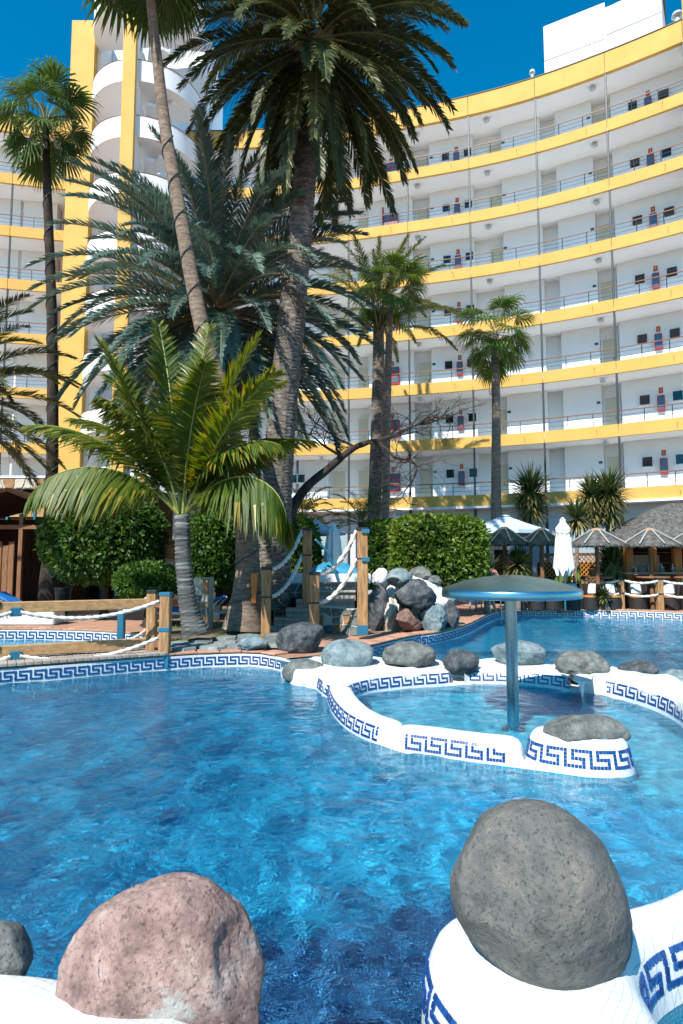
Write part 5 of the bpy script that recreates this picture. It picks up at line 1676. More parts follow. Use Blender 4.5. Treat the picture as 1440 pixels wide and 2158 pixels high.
def stone_wall(name, label, a, b_, z0, z1, th, mats, seed, size=.28, top_white=False, cat='stone wall', core='plaster_stone'):
    """vertical wall of irregular stones set in pale mortar; a, b_ = plan ends"""
    a, b_ = Vector((*a, 0)), Vector((*b_, 0)); d = b_ - a; L = d.length; d.normalize(); n_ = Vector((d.y, -d.x, 0))
    e = empty(name, (a.x, a.y, z0)); tag(e, label, cat)
    e.rotation_euler = (0, 0, math.atan2(d.y, d.x))
    m_ = MB(); m_.bbox((L / 2, th / 2, (z1 - z0) / 2), (L, th, z1 - z0), None, .01); m_.build('mortar_core', MATS[core], e)
    rnd = random.Random(seed)
    nx = max(1, round(L / size)); nz = max(1, round((z1 - z0) / (size * .8)))
    P = {}
    for i in range(nx + 1):
        for j in range(nz + 1):
            jx = rnd.uniform(-.32, .32) * L / nx if 0 < i < nx else 0; jz = rnd.uniform(-.32, .32) * (z1 - z0) / nz if 0 < j < nz else 0
            P[i, j] = Vector((L * i / nx + jx, 0, (z1 - z0) * j / nz + jz))
    for i in range(nx):
        for j in range(nz):
            q = [P[i, j], P[i + 1, j], P[i + 1, j + 1], P[i, j + 1]]; c = sum(q, Vector()) / 4
            q2 = []
            for u in range(4):
                q2.append(c + (q[u] - c) * .86); q2.append(c + ((q[u] + q[(u + 1) % 4]) / 2 - c) * rnd.uniform(.86, .95))
            dep = rnd.uniform(.012, .035); k = len(q2)
            m_ = MB(); m_.add([p - c + Vector((0, .01, 0)) for p in q2] + [(p - c) * .93 + Vector((0, -dep, 0)) for p in q2], [tuple(range(k, 2 * k))] + [(u, (u + 1) % k, k + (u + 1) % k, k + u) for u in range(k)])
            m_.build('stone', MATS[rnd.choice(mats)], e, loc=c)
    return e
noisy('plaster_stone', (.50, .45, .36), (.62, .57, .47), 5, .9, .4, 30, bdist=.01)
noisy('stone_rust', (.22, .10, .05), (.42, .24, .12), 4, .85, .5, 20, c3=(.32, .17, .08), bdist=.01)
noisy('stone_cream', (.42, .38, .30), (.60, .55, .44), 4, .85, .5, 20, bdist=.01)
noisy('stone_teal', (.07, .10, .10), (.22, .24, .22), 4, .85, .5, 20, bdist=.01)
stone_wall('stone_flank', 'dark stone flank wall right of the wooden steps', G(668, 1330, GZ).xy, G(757, 1341, GZ).xy, GZ, .76, .25, ['stone_teal', 'stone_rust', 'rock_grey', 'stone_cream'], 4, .26)
stone_wall('stone_flank', 'tall stone flank below the white slide deck', (-1.72, 15.86), (.05, 15.86), GZ, 1.19, .03, ['stone_teal', 'rock_grey', 'stone_teal'], 6, .3)
sl = empty('water_slide', (.1, 16.6, 1.44)); tag(sl, 'blue moulded water slide mouth on the white platform', 'water slide')
m_ = MB(); vs = []
for i in range(9):
    t = i / 8
    for k in range(13):
        a = PI * k / 12
        vs.append(Vector((-.9 + 1.2 * t, .38 * math.cos(a), -.02 + .34 * math.sin(a) * (.55 + .45 * math.sin(PI * t)) )))
m_.add(vs, [(i * 13 + k, i * 13 + k + 1, (i + 1) * 13 + k + 1, (i + 1) * 13 + k) for i in range(8) for k in range(12)])
m_.build('slide_shell', MATS['slide_blue'], sl, smooth=True)
pts = [A(664, 1137, 15.8), A(678, 1150, 15.8), A(692, 1166, 15.8), A(702, 1190, 15.8), A(714, 1228, 15.8)]
m_ = MB(); m_.tube(catmull([p - sl.location for p in pts], 5), .035, 8); m_.build('grab_rail', MATS['steel_teal'], sl, smooth=True)

# ================================================================== rock heap
RH = 14.0
for i, (px, py, w, h, mat, Y, lab) in enumerate([
    (872, 1290, 165, 120, 'plaster_white', 14.8, 'white plastered mound holding the heaped rocks together'),]):
    me = rock_mesh('plaster_mound', mat, 55, amp=.14, cuts=5, scale=(w * PXM(Y) / 2, .75, h * PXM(Y) / 2 + .1), fr=1.6)
    o = link('plaster_mound', me, loc=A(px, py, Y)); tag(o, lab, 'mound')
for px, py, w, h, mat, Y, sd, lab in [
    (843, 1219, 56, 42, 'rock_blue', 14.2, 61, 'round blue-grey rock on top of the heap'),
    (886, 1211, 48, 32, 'rock_grey', 14.8, 62, 'flat brownish rock at the crown of the heap'),
    (868, 1256, 90, 62, 'rock_dark', 13.8, 63, 'large angular dark rock in the middle of the heap'),
    (859, 1309, 64, 50, 'rock_red', 13.6, 64, 'reddish brown rock low in the heap'),
    (917, 1306, 66, 56, 'rock_blue', 13.7, 65, 'squarish blue-grey rock low beside the reddish one'),
    (949, 1300, 34, 56, 'rock_dark', 14.2, 66, 'narrow dark rock at the water end of the heap'),
    (916, 1226, 30, 26, 'rock_grey', 14.7, 67, 'small grey rock beside the crown of the heap'),
    (947, 1262, 32, 44, 'rock_blue', 14.6, 68, 'pale rock standing above the pool side of the heap'),
    (796, 1285, 44, 96, 'rock_dark', 13.9, 69, 'tall upright teal-brown rock beside the square post'),
    (823, 1300, 40, 70, 'stone_cream', 13.9, 70, 'upright brownish rock next to the tall one'),
    (800, 1218, 40, 44, 'plaster_white', 14.3, 71, 'white plaster hump at the slide end of the heap')]:
    boulder(px, py, w * 1.12, h * 1.1, Y, mat, sd, lab, amp=.17, cuts=9, cutd=(.60, .88), rot=(0, 0, sd))

# ================================================================== masonry, hut, annex on the left
stone_wall('stone_wall', 'rusty crazy-stone wall behind the coconut trunk', A(322, 1250, 16.9).xy, A(392, 1250, 16.9).xy, GZ, A(350, 1137, 16.9).z, .3, ['stone_rust', 'stone_cream', 'stone_rust'], 11, .34)
stone_wall('stone_wall', 'pale rubble wall end beside the dark clipped bush', A(404, 1320, 13.9).xy, A(440, 1320, 13.9).xy, GZ, A(410, 1218, 13.9).z, .5, ['stone_cream', 'rock_grey', 'stone_rust'], 12, .2)
AX = empty('annex_building', (0, 0, 0)); tag(AX, 'low annex with shuttered openings under a stone parapet behind the hut', 'building')
Ya = 24.0
xa0, xa1 = A(-220, 1000, Ya).x, A(330, 1000, Ya).x
zc = A(60, 1008, Ya).z; zs = A(60, 1030, Ya).z
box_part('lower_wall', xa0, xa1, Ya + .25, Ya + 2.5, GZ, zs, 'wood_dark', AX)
box_part('parapet_cap', xa0, xa1, Ya - .08, Ya + .35, zc, zc + .09, 'hotel_white', AX)
pxl = -210
mbp = MB(); mbp.bbox((0, 0, 0), (.62, .04, 1.2), None, .01)
for i in range(15):
    x = A(-160 + i * 29, 1000, Ya).x
    m_ = MB(); m_.bbox((x, Ya + .2, (GZ + zs) / 2), (.1, .1, zs - GZ), None, .008); m_.build('window_post', MATS['steel_teal'], AX)
    x2 = A(-145.5 + i * 29, 1000, Ya).x
    m_ = MB(); m_.bbox((x2, Ya + .21, zs - .62), (.40, .04, .95), None, .008); sh = m_.build('shutter', MATS['wood_new'], AX)
stone_wall('stone_parapet', 'long stone parapet on the annex roof terrace', (xa0, Ya - .03), (xa1, Ya - .03), zs, zc - .002, .3, ['stone_cream', 'stone_rust', 'stone_cream', 'rock_grey'], 14, .42)
HU = empty('wooden_hut', (A(40, 1250, 20.6).x, 20.6, GZ)); tag(HU, 'dark open wooden hut with low gable roof', 'hut')
hx0, hx1 = A(-120, 1250, 20.6).x - HU.location.x, A(128, 1250, 20.6).x - HU.location.x
zr_, ze = A(55, 1044, 20.6).z - GZ, A(140, 1085, 20.6).z - GZ
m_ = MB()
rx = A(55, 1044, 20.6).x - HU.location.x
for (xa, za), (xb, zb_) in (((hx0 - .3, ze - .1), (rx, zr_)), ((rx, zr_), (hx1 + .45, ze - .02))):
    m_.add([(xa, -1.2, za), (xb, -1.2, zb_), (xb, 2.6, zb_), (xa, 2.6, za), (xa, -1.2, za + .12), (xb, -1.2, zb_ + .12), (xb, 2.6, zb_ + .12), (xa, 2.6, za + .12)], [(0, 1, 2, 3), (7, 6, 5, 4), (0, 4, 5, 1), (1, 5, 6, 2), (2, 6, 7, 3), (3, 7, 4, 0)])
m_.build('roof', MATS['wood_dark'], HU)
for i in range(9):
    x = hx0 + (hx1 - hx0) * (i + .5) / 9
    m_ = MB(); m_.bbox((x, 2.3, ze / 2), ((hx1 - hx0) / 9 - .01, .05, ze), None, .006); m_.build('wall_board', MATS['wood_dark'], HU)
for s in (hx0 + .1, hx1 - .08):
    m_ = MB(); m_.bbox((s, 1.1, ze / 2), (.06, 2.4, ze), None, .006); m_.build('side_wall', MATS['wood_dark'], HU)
for i, px in enumerate((-20, -4, 10, 22)):
    x = A(px, 1250, 20.6).x - HU.location.x
    m_ = MB(); m_.bbox((x, -.05, 1.05 + .06 * (i % 2)), (.20, .06, 2.1 + .12 * (i % 2)), None, .02); m_.build('slab_board', MATS['wood_brown'], HU)
for px in (50, 118):
    x = A(px, 1250, 20.6).x - HU.location.x
    m_ = MB(); m_.bbox((x, -.3, ze / 2), (.14, .14, ze), None, .01); m_.build('post', MATS['wood_brown'], HU)
m_ = MB(); m_.beam((hx0, -.32, A(40, 1112, 20.6).z - GZ), (hx1, -.32, A(40, 1112, 20.6).z - GZ), .12, .14); m_.build('cross_beam', MATS['wood_brown'], HU)
bn = empty('litter_bin', G(133, 1262, GZ + .0)); bn.location = (A(133, 1250, 18.6).x, 18.6, GZ); tag(bn, 'black tapered litter bin beside the fan palm base', 'bin')
m_ = MB(); m_.lathe([(.17, 0), (.20, .3), (.24, .72), (.25, .74), (.25, .78), (.22, .78), (.2, .5)], n=20); m_.build('bin_body', MATS['bin_black'], bn, smooth=False)
m_ = MB(); m_.lathe([(.255, .70), (.265, .71), (.265, .73), (.255, .74)], n=20); m_.build('bin_rim', MATS['clamp_dark'], bn)

# ================================================================== loungers
def lounger(label, loc, rz, mat='mattress_blue', back=28):
    e = empty('sun_lounger', loc, rz); tag(e, label, 'sun lounger', 'sun loungers by the pools')
    m_ = MB(); 
    for s in (-.3, .3): m_.beam((-.95, s, .28), (.95, s, .28), .05, .06)
    for x in (-.9, 0, .9): m_.beam((x, -.3, .28), (x, .3, .28), .05, .04)
    m_.build('frame', MATS['white_plastic'], e)
    for x in (-.7, .75):
        for s in (-.28, .28):
            m_ = MB(); m_.beam((x, s, 0), (x, s, .27), .05, .05); m_.build('leg', MATS['white_plastic'], e)
    m_ = MB(); m_.bbox((.32, 0, .355), (1.25, .58, .08), None, .03); m_.build('mattress', MATS[mat], e)
    c = Vector((-.62, 0, .5)); m_ = MB(); m_.bbox((0, 0, 0), (.72, .58, .08), Matrix.Rotation(R(back), 3, 'Y'), .03); m_.build('backrest', MATS[mat], e, loc=c)
    m_ = MB(); m_.beam((-.95, -.2, .66), (-.6, -.2, .28), .04, .04); m_.beam((-.95, .2, .66), (-.6, .2, .28), .04, .04); m_.build('back_stay', MATS['white_plastic'], e)
lounger('blue mattress sun lounger in front of the wooden hut', (A(62, 1260, 17.6).x, 17.6, GZ), R(-4))
lounger('blue sun lounger whose raised end shows behind the coconut trunk', (A(395, 1262, 15.4).x, 15.4, GZ), R(170))
e = empty('white_bench', (A(40, 1300, 15.3).x, 15.3, GZ)); tag(e, 'low white plastered bench behind the paddling pool', 'bench')
m_ = MB(); m_.bbox((0, 0, .17), (2.0, .6, .34), None, .03); m_.build('bench_body', MATS['plaster_white'], e)
m_ = MB(); m_.bbox((0, 0, .365), (2.05, .64, .05), None, .02); m_.build('bench_top', MATS['plaster_white'], e)
e = empty('slatted_bench', (A(462, 1290, 17.6).x, 17.6, GZ)); tag(e, 'yellowish slatted timber bench between the two trunks', 'bench')
for i in range(5):
    m_ = MB(); m_.bbox((0, .1 * i, .14 + .17 * i), (1.3, .14, .05), None, .008); m_.build('slat', MATS['wood_new'], e)
for s in (-.55, .55):
    m_ = MB(); m_.beam((s, -.02, 0), (s, .46, .86), .06, .06); m_.build('side_rail', MATS['wood_new'], e)
e = empty('orange_rescue_board', A(537, 1270, 12.95)); tag(e, 'narrow orange notched rescue board hanging beside the first step post', 'rescue board')
hz_ = A(537, 1208, 12.95).z - e.location.z
m_ = MB(); n_ = 9
pr = []
for i in range(n_):
    z_ = hz_ * i / (n_ - 1); pr.append((-.055 - .03 * i / n_ - (.012 if i % 2 else 0), z_))
rt = [(.02 + .05 * i / n_, hz_ * i / (n_ - 1)) for i in range(n_)][::-1]
ring = pr + rt; k = len(ring)
m_.add([(x, -.02, z_) for x, z_ in ring] + [(x, .02, z_) for x, z_ in ring], [tuple(range(k - 1, -1, -1)), tuple(range(k, 2 * k))] + [(i, (i + 1) % k, k + (i + 1) % k, k + i) for i in range(k)])
m_.build('board', MATS['orange_plastic'], e)
m_ = MB(); m_.tube([(0, 0, hz_ - .02), (.05, -.01, hz_ + .05), (.14, -.05, hz_ + .04)], .012, 6); m_.build('strap', MATS['clamp_dark'], e)
e = empty('painted_stake', G(431, 1316, GZ)); tag(e, 'white painted slanting stake beside the dark bush', 'stake')
m_ = MB(); m_.tube([(0, 0, 0), (.02, 0, .5), (.10, 0, .95)], [.045, .04, .035], 8); m_.build('stake_body', MATS['fabric_blue'], e, smooth=True)
m_ = MB(); m_.lathe([(.036, .94), (.03, .97), (.001, .975)], (.10, 0, 0), n=8); m_.build('stake_tip', MATS['wood_post'], e)

# ================================================================== far terrace
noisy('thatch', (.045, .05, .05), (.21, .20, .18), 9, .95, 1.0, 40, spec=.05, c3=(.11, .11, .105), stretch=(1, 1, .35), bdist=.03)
noisy('thatch_shaded', (.004, .010, .012), (.022, .036, .038), 8, .95, 1.0, 40, spec=.04, c3=(.010, .020, .022), stretch=(1, 1, .35), bdist=.03)  # thatch darkened to carry the shade of the parasol above
newmat('batten', (.34, .35, .33), .7)
newmat('batten_shaded', (.03, .06, .06), .7)  # batten colour with the same shade painted in
newmat('cap_orange', (.40, .19, .07), .7)
newmat('cap_shaded', (.12, .05, .03), .7)  # ridge cap colour with the same shade painted in
newmat('bottle_green', (.02, .10, .05), .15)
newmat('bottle_clear', (.35, .45, .45), .1)
newmat('bottle_amber', (.30, .12, .02), .15)
newmat('terracotta_pot', (.36, .13, .06), .8)
newmat('cushion', (.62, .66, .66), .8)
newmat('wicker_dark', (.018, .014, .012), .7)
TZ = GZ
def thatched(label, px, ytop, ybot, wpx, Y, dark=False, name='thatched_parasol'):  # dark picks the colours that have shade painted in
    k = PXM(Y); top = A(px, ytop, Y); zb = A(px, ybot, Y).z
    e = empty(name, (top.x, Y, TZ)); tag(e, label, 'parasol', 'thatched parasols')
    r_ = wpx * k / 2; h = top.z - zb; z0 = zb - TZ
    rnd = random.Random(int(px)); N = 48; m_ = MB(); vs = []; rings = [(1.0, -.02), (.99, .03), (.66, .36), (.33, .70), (.10, .90)]
    for q, (fr_, fz) in enumerate(rings):
        for i in range(N):
            a = 2 * PI * i / N
            oct_ = math.cos(PI / 8) / math.cos(((a + PI / 8) % (PI / 4)) - PI / 8)
            j = rnd.uniform(-.012, .012) if q else rnd.uniform(-.05, .02)
            vs.append(Vector((r_ * fr_ * oct_ * math.cos(a), r_ * fr_ * oct_ * math.sin(a), z0 + h * fz + j)))
    fs = [(q * N + i, q * N + (i + 1) % N, (q + 1) * N + (i + 1) % N, (q + 1) * N + i) for q in range(len(rings) - 1) for i in range(N)]
    fs.append(tuple(range(N - 1, -1, -1)))
    m_.add(vs, fs); c = m_.build('canopy', MATS['thatch_shaded' if dark else 'thatch'], e)
    # ragged straw fringe
    f = MB()
    for i in range(160):
        a = 2 * PI * i / 160; oct_ = math.cos(PI / 8) / math.cos(((a + PI / 8) % (PI / 4)) - PI / 8)
        p = Vector((r_ * oct_ * math.cos(a), r_ * oct_ * math.sin(a), z0 + .03))
        blade(f, p, Vector((math.cos(a) * .5, math.sin(a) * .5, -1 + rnd.uniform(-.3, .3))), Vector((-math.sin(a), math.cos(a), 0)), rnd.uniform(.07, .16), .03, .2)
    f.build('fringe', MATS['thatch_shaded' if dark else 'thatch'], c)
    for i in range(8):
        a = 2 * PI * i / 8
        m_ = MB(); m_.beam((r_ * .98 * math.cos(a), r_ * .98 * math.sin(a), z0 + .05), (r_ * .10 * math.cos(a), r_ * .10 * math.sin(a), z0 + h * .92 + .015), .045, .03, .005)
        m_.build('batten', MATS['batten_shaded' if dark else 'batten'], e)
    m_ = MB(); m_.lathe([(r_ * .20, h * .84), (r_ * .16, h * .93), (.01, h * 1.0)], (0, 0, z0), n=8); m_.build('ridge_cap', MATS['cap_shaded' if dark else 'cap_orange'], e)
    m_ = MB(); m_.tube([(0, 0, 0), (0, 0, z0 + h * .8)], .065, 10); m_.build('pole', MATS['wood_brown'], e)
thatched('dark thatched parasol coloured as in shade beside the clipped hedge', 1063, 1109, 1146, 104, 19.7, True)
thatched('dark thatched parasol coloured as in shade beside the folded white parasol', 1141, 1112, 1146, 96, 20.2, True)
thatched('grey thatched parasol with pale battens nearest the yuccas', 1257, 1112, 1149, 124, 20.0)
thatched('grey thatched parasol with orange cap in front of the bar roof', 1369, 1112, 1150, 122, 20.2)
thatched('grey thatched parasol cut by the frame', 1462, 1114, 1151, 130, 20.4)

def fabric_parasol(label, px, ytop, ybot, wpx, Y, n=8):
    k = PXM(Y); top = A(px, ytop, Y); zb = A(px, ybot, Y).z
    e = empty('fabric_parasol', (top.x, Y, TZ)); tag(e, label, 'parasol')
    r_ = wpx * k / 2; h = top.z - zb; z0 = zb - TZ
    m_ = MB(); vs = []; rings = [(1, -.22), (1, 0), (.75, .22), (.5, .46), (.25, .74), (.09, .93)]; N = n * 4
    for fr_, fz in rings:
        for i in range(N):
            a = 2 * PI * (i + .5 * 4) / N
            o_ = math.cos(PI / n) / math.cos(((a) % (2 * PI / n)) - PI / n)
            sagf = 1 if fz > -.1 else 1
            vs.append(Vector((r_ * fr_ * o_ * math.cos(a), r_ * fr_ * o_ * math.sin(a), z0 + h * fz)))
    m_.add(vs, [(q * N + i, q * N + (i + 1) % N, (q + 1) * N + (i + 1) % N, (q + 1) * N + i) for q in range(len(rings) - 1) for i in range(N)])
    m_.build('canopy', MATS['fabric_blue'], e)
    m_ = MB(); m_.lathe([(r_ * .14, h * .94), (r_ * .08, h * 1.0), (.01, h * 1.04)], (0, 0, z0), n=n); m_.build('vent_cap', MATS['fabric_blue'], e)
    m_ = MB(); m_.tube([(0, 0, 0), (0, 0, z0 + h)], .035, 8); m_.build('pole', MATS['steel_teal'], e)
    for i in range(n):
        a = 2 * PI * i / n
        m_ = MB(); m_.tube([(r_ * .97 * math.cos(a), r_ * .97 * math.sin(a), z0 + .0), (.03 * math.cos(a), .03 * math.sin(a), z0 + h * .9)], .012, 5); m_.build('rib', MATS['steel_teal'], e)
fabric_parasol('open pale blue parasol behind the clipped hedge', 845, 1082, 1112, 190, 21.5)
fabric_parasol('open pale blue parasol above the dark thatched parasols', 1064, 1086, 1120, 196, 22.0)
fabric_parasol('open pale parasol behind the tall step posts', 664, 1096, 1122, 130, 19.5)
def folded(label, px, ytop, ybot, wpx, Y):
    t = A(px, ytop, Y); zb = A(px, ybot, Y).z; e = empty('folded_parasol', (t.x, Y, TZ)); tag(e, label, 'parasol', 'folded white parasols')
    r_ = wpx * PXM(Y) / 2; H = t.z - TZ; b0 = zb - TZ
    rnd = random.Random(int(px)); m_ = MB(); N = 40; vs = []
    prof_ = [(0.0, .85), (.10, .98), (.35, .80), (.60, .70), (.72, .58), (.80, .66), (.88, .36), (.91, .26), (.95, .30), (1.0, .05)]
    for q, (f_, rr_) in enumerate(prof_):
        for i in range(N):
            a = 2 * PI * i / N
            fold = 1 + (.20 * math.cos(8 * a + .4 * f_) + .07 * math.cos(13 * a + 2)) * (1 if .02 < f_ < .9 else .5)
            z_ = b0 + (H - b0) * f_ + (.10 * math.cos(8 * a + 1) if q == 0 else 0)
            vs.append(Vector((r_ * rr_ * fold * math.cos(a), r_ * rr_ * fold * math.sin(a), z_)))
    m_.add(vs, [(q * N + i, q * N + (i + 1) % N, (q + 1) * N + (i + 1) % N, (q + 1) * N + i) for q in range(len(prof_) - 1) for i in range(N)])
    m_.build('folded_canopy', MATS['fabric_white'], e, smooth=True)
    m_ = MB(); m_.tube([(0, 0, 0), (0, 0, H - .1)], .03, 8); m_.build('pole', MATS['steel_teal'], e)
    m_ = MB(); m_.lathe([(r_ * .72, b0 + (H - b0) * .72), (r_ * .74, b0 + (H - b0) * .735), (r_ * .72, b0 + (H - b0) * .75)], n=20, cap=False); m_.build('tie_band', MATS['fabric_white'], e)
    m_ = MB(); m_.lathe([(.26, 0), (.26, .06), (.05, .09)], n=16); m_.build('foot', MATS['bin_black'], e)
folded('folded white parasol between the thatched parasols', 1186, 1090, 1208, 40, 18.9)
folded('folded white parasol behind the wooden steps', 703, 1102, 1190, 38, 18.2)

# ---------------------------------------------------------------- rope fence along the far edge
fence_px = [1098, 1160, 1226, 1307, 1389, 1475]
FE = []
rope_pts = []
for px in fence_px:
    sp = min(FAR_SHORE, key=lambda p: abs(p.x / p.y - (px - CX) / F_PX))
    Y = sp.y + .42
    t = A(px, 1217, Y); 
    e = empty('rope_fence_post', (t.x, Y, GZ)); tag(e, 'square timber post of the rope fence along the far pool edge', 'post', 'rope fence posts')
    h = .98
    m_ = MB(); m_.bbox((0, 0, h / 2), (.19, .19, h), None, .015); m_.build('post_body', MATS['wood_post'], e)
    m_ = MB(); m_.bbox((0, 0, h + .02), (.21, .21, .07), None, .01); m_.build('post_cap', MATS['clamp_dark'], e)
    m_ = MB(); m_.bbox((0, 0, h * .54), (.2, .2, .05), None, .006); m_.build('strap', MATS['clamp_dark'], e)
    rope_pts.append(Vector((t.x, Y, GZ)))
for a, b_ in zip(rope_pts, rope_pts[1:]):
    for h, w_ in ((.94, 'upper'), (.52, 'lower')):
        o = link('rope', rope_mesh(a + Vector((.09, -.11, h)), b_ + Vector((-.09, -.11, h)), .075, .034, 36)); tag(o, w_ + ' white rope slung between timber posts of the far fence', 'rope', w_ + ' ropes of the far fence')

# ---------------------------------------------------------------- bar
BA = empty('thatched_bar', (A(1400, 1250, 22).x, 22.0, GZ)); tag(BA, 'open poolside bar under a big grey thatched roof', 'bar')
bo = BA.location.copy()
def brel(v): return Vector(v) - bo
cx_ = A(1440, 1062, 23.2); ez = A(1300, 1138, 21).z; rz_ = cx_.z
m_ = MB(); N = 56; vs = []; rnd = random.Random(9)
for fr_, fz in ((1.0, -.10), (1.0, .0), (.84, .26), (.62, .58), (.40, .84), (.22, 1.0), (.0, 1.02)):
    for i in range(N):
        a = 2 * PI * i / N
        sx = 3.9 if True else 0
        vs.append(Vector((3.55 * fr_ * math.copysign(abs(math.cos(a)) ** .85, math.cos(a)) + cx_.x - bo.x + .25, 2.3 * fr_ * math.copysign(abs(math.sin(a)) ** .85, math.sin(a)) + 1.3, ez - GZ + (rz_ - ez) * fz + rnd.uniform(-.03, .03))))
m_.add(vs, [(q * N + i, q * N + (i + 1) % N, (q + 1) * N + (i + 1) % N, (q + 1) * N + i) for q in range(6) for i in range(N)])
rf = m_.build('roof', MATS['thatch'], BA, smooth=True)
f = MB()
for i in range(420):
    a = 2 * PI * i / 420
    p = Vector((3.55 * math.copysign(abs(math.cos(a)) ** .85, math.cos(a)) + cx_.x - bo.x + .25, 2.3 * math.copysign(abs(math.sin(a)) ** .85, math.sin(a)) + 1.3, ez - GZ - .03))
    blade(f, p, Vector((math.cos(a) * .3, math.sin(a) * .3, -1 + rnd.uniform(-.3, .3))), Vector((-math.sin(a), math.cos(a), 0)), rnd.uniform(.10, .26), .05, .2)
f.build('fringe', MATS['thatch'], rf)
Yb = 20.9
ztop = A(1370, 1208, Yb).z
x0_ = A(1292, 1210, Yb).x - bo.x; x1_ = x0_ + 5.4
m_ = MB(); m_.bbox(((x0_ + x1_) / 2, Yb - bo.y, ztop - GZ), (x1_ - x0_, .55, .07), None, .015); m_.build('counter_top', MATS['wood_grey'], BA)
nb_ = 22
m_ = MB(); m_.bbox((0, 0, 0), ((x1_ - x0_) / nb_ - .008, .04, ztop - GZ - .06), None, .004); me = m_.mesh('counter_board', MATS['wood_brown'])
for i in range(nb_): link('counter_board', me, BA, loc=(x0_ + .05 + (i + .5) * (x1_ - x0_ - .1) / nb_, Yb - bo.y + .16, (ztop - GZ - .05) / 2))
for px in (1325, 1379, 1427):
    x = A(px, 1180, Yb + .2).x - bo.x
    m_ = MB(); m_.bbox((x, Yb + .2 - bo.y, (ez - GZ) / 2), (.26 if px != 1379 else .12, .2, ez - GZ), None, .012); m_.build('post', MATS['wood_orange'], BA)
m_ = MB(); m_.bbox((x0_ + 3.3, 23.2 - bo.y, 1.2), (4.6, .1, 2.4), None, .01); m_.build('back_wall', MATS['wood_dark'], BA)
for i in range(3):
    m_ = MB(); m_.bbox((x0_ + 3.3, 23.05 - bo.y, 1.1 + .4 * i), (4.2, .25, .03), None, .006); m_.build('shelf', MATS['wood_brown'], BA)
m_ = MB(); m_.bbox((A(1358, 1180, 22.6).x - bo.x, 22.6 - bo.y, .9), (1.1, .06, 1.8), None, .01); m_.build('grey_screen', MATS['wood_grey'], BA)
for i, px in enumerate((1334, 1343, 1352, 1363, 1369, 1383, 1391, 1398, 1406, 1414, 1421, 1430)):
    e = empty('bottle', Vector((A(px, 1206, Yb).x, Yb - .05 + .12 * (i % 3), ztop + .035))); h = .16 + .05 * (i % 4)
    tag(e, ('dark green', 'clear', 'amber')[i % 3] + ' bottle with ' + ('red' if i % 2 else 'white') + ' cap standing on the bar counter', 'bottle', 'bottles on the bar counter')
    m_ = MB(); m_.lathe([(.035, 0), (.038, h * .6), (.016, h * .8), (.015, h)], n=8); m_.build('glass_body', MATS[('bottle_green', 'bottle_clear', 'bottle_amber')[i % 3]], e, smooth=True)
    m_ = MB(); m_.lathe([(.018, h - .015), (.018, h + .01)], n=8); m_.build('bottle_cap', MATS['sign_red' if i % 2 else 'white_plastic'], e)

# tub chairs and bar tables on the far terrace
mbs = {}
m_ = MB(); m_.lathe([(.24, 0), (.26, .02), (.27, .36), (.24, .40)], n=20); tub_me = m_.mesh('drum_base', MATS['wicker_dark'])
m_ = MB(); m_.lathe([(.28, .40), (.29, .42), (.28, .45), (.2, .46)], n=20); seat_me = m_.mesh('seat_rim', MATS['wood_orange'])
m_ = MB(); vs = []
for i in range(13):
    a = -.2 + (PI + .4) * i / 12
    for r_, z_ in ((.27, .47), (.30, .82), (.25, .83), (.22, .47)):
        vs.append(Vector((r_ * math.cos(a), r_ * math.sin(a), z_)))
m_.add(vs, [(i * 4 + j, (i + 1) * 4 + j, (i + 1) * 4 + (j + 1) % 4, i * 4 + (j + 1) % 4) for i in range(12) for j in range(4)] + [(3, 2, 1, 0), (48, 49, 50, 51)])
back_me = m_.mesh('tub_back', MATS['wicker_dark'])
m_ = MB(); m_.bbox((0, 0, 0), (.34, .12, .36), None, .05); cush_me = m_.mesh('cushion', MATS['cushion'])
m_ = MB()
for i in range(7):
    pass
for i, (px, Y, rz) in enumerate(((1092, 20.0, 20), (1130, 19.9, -30), (1163, 20.0, 160), (1205, 20.0, -20), (1245, 20.1, -60), (1290, 20.0, 10), (1344, 20.0, 0), (1412, 19.9, -10), (1452, 20.0, 30))):
    c = A(px, 1250, Y); e = empty('tub_chair', (c.x, Y, GZ), R(rz)); tag(e, 'dark tub chair with pale cushion behind the rope fence', 'chair', 'tub chairs behind the rope fence')
    link('drum_base', tub_me, e); link('seat_rim', seat_me, e); link('tub_back', back_me, e); link('cushion', cush_me, e, loc=(0, .10, .66), rot=(R(-12), 0, 0))
for px, Y in ((1120, 20.9), (1261, 20.5), (1378, 20.3), (1440, 20.4)):
    c = A(px, 1250, Y); e = empty('bar_table', (c.x, Y, GZ)); tag(e, 'round wooden bar table on a steel leg ' + {1120: 'behind the dark thatched parasols', 1261: 'carrying a terracotta pot', 1378: 'before the open bar counter', 1440: 'below the parasol cut by the frame'}[px], 'table', 'bar tables behind the rope fence')
    m_ = MB(); m_.lathe([(.01, 1.0), (.50, 1.0), (.52, 1.02), (.52, 1.05), (.50, 1.07), (.01, 1.07)], n=24); m_.build('table_top', MATS['wood_brown'], e)
    m_ = MB(); m_.lathe([(.05, .02), (.05, 1.0)], n=12); m_.build('leg', MATS['steel'], e)
    m_ = MB(); m_.lathe([(.26, 0), (.26, .02), (.06, .04)], n=20); m_.build('foot', MATS['steel_dull'], e)

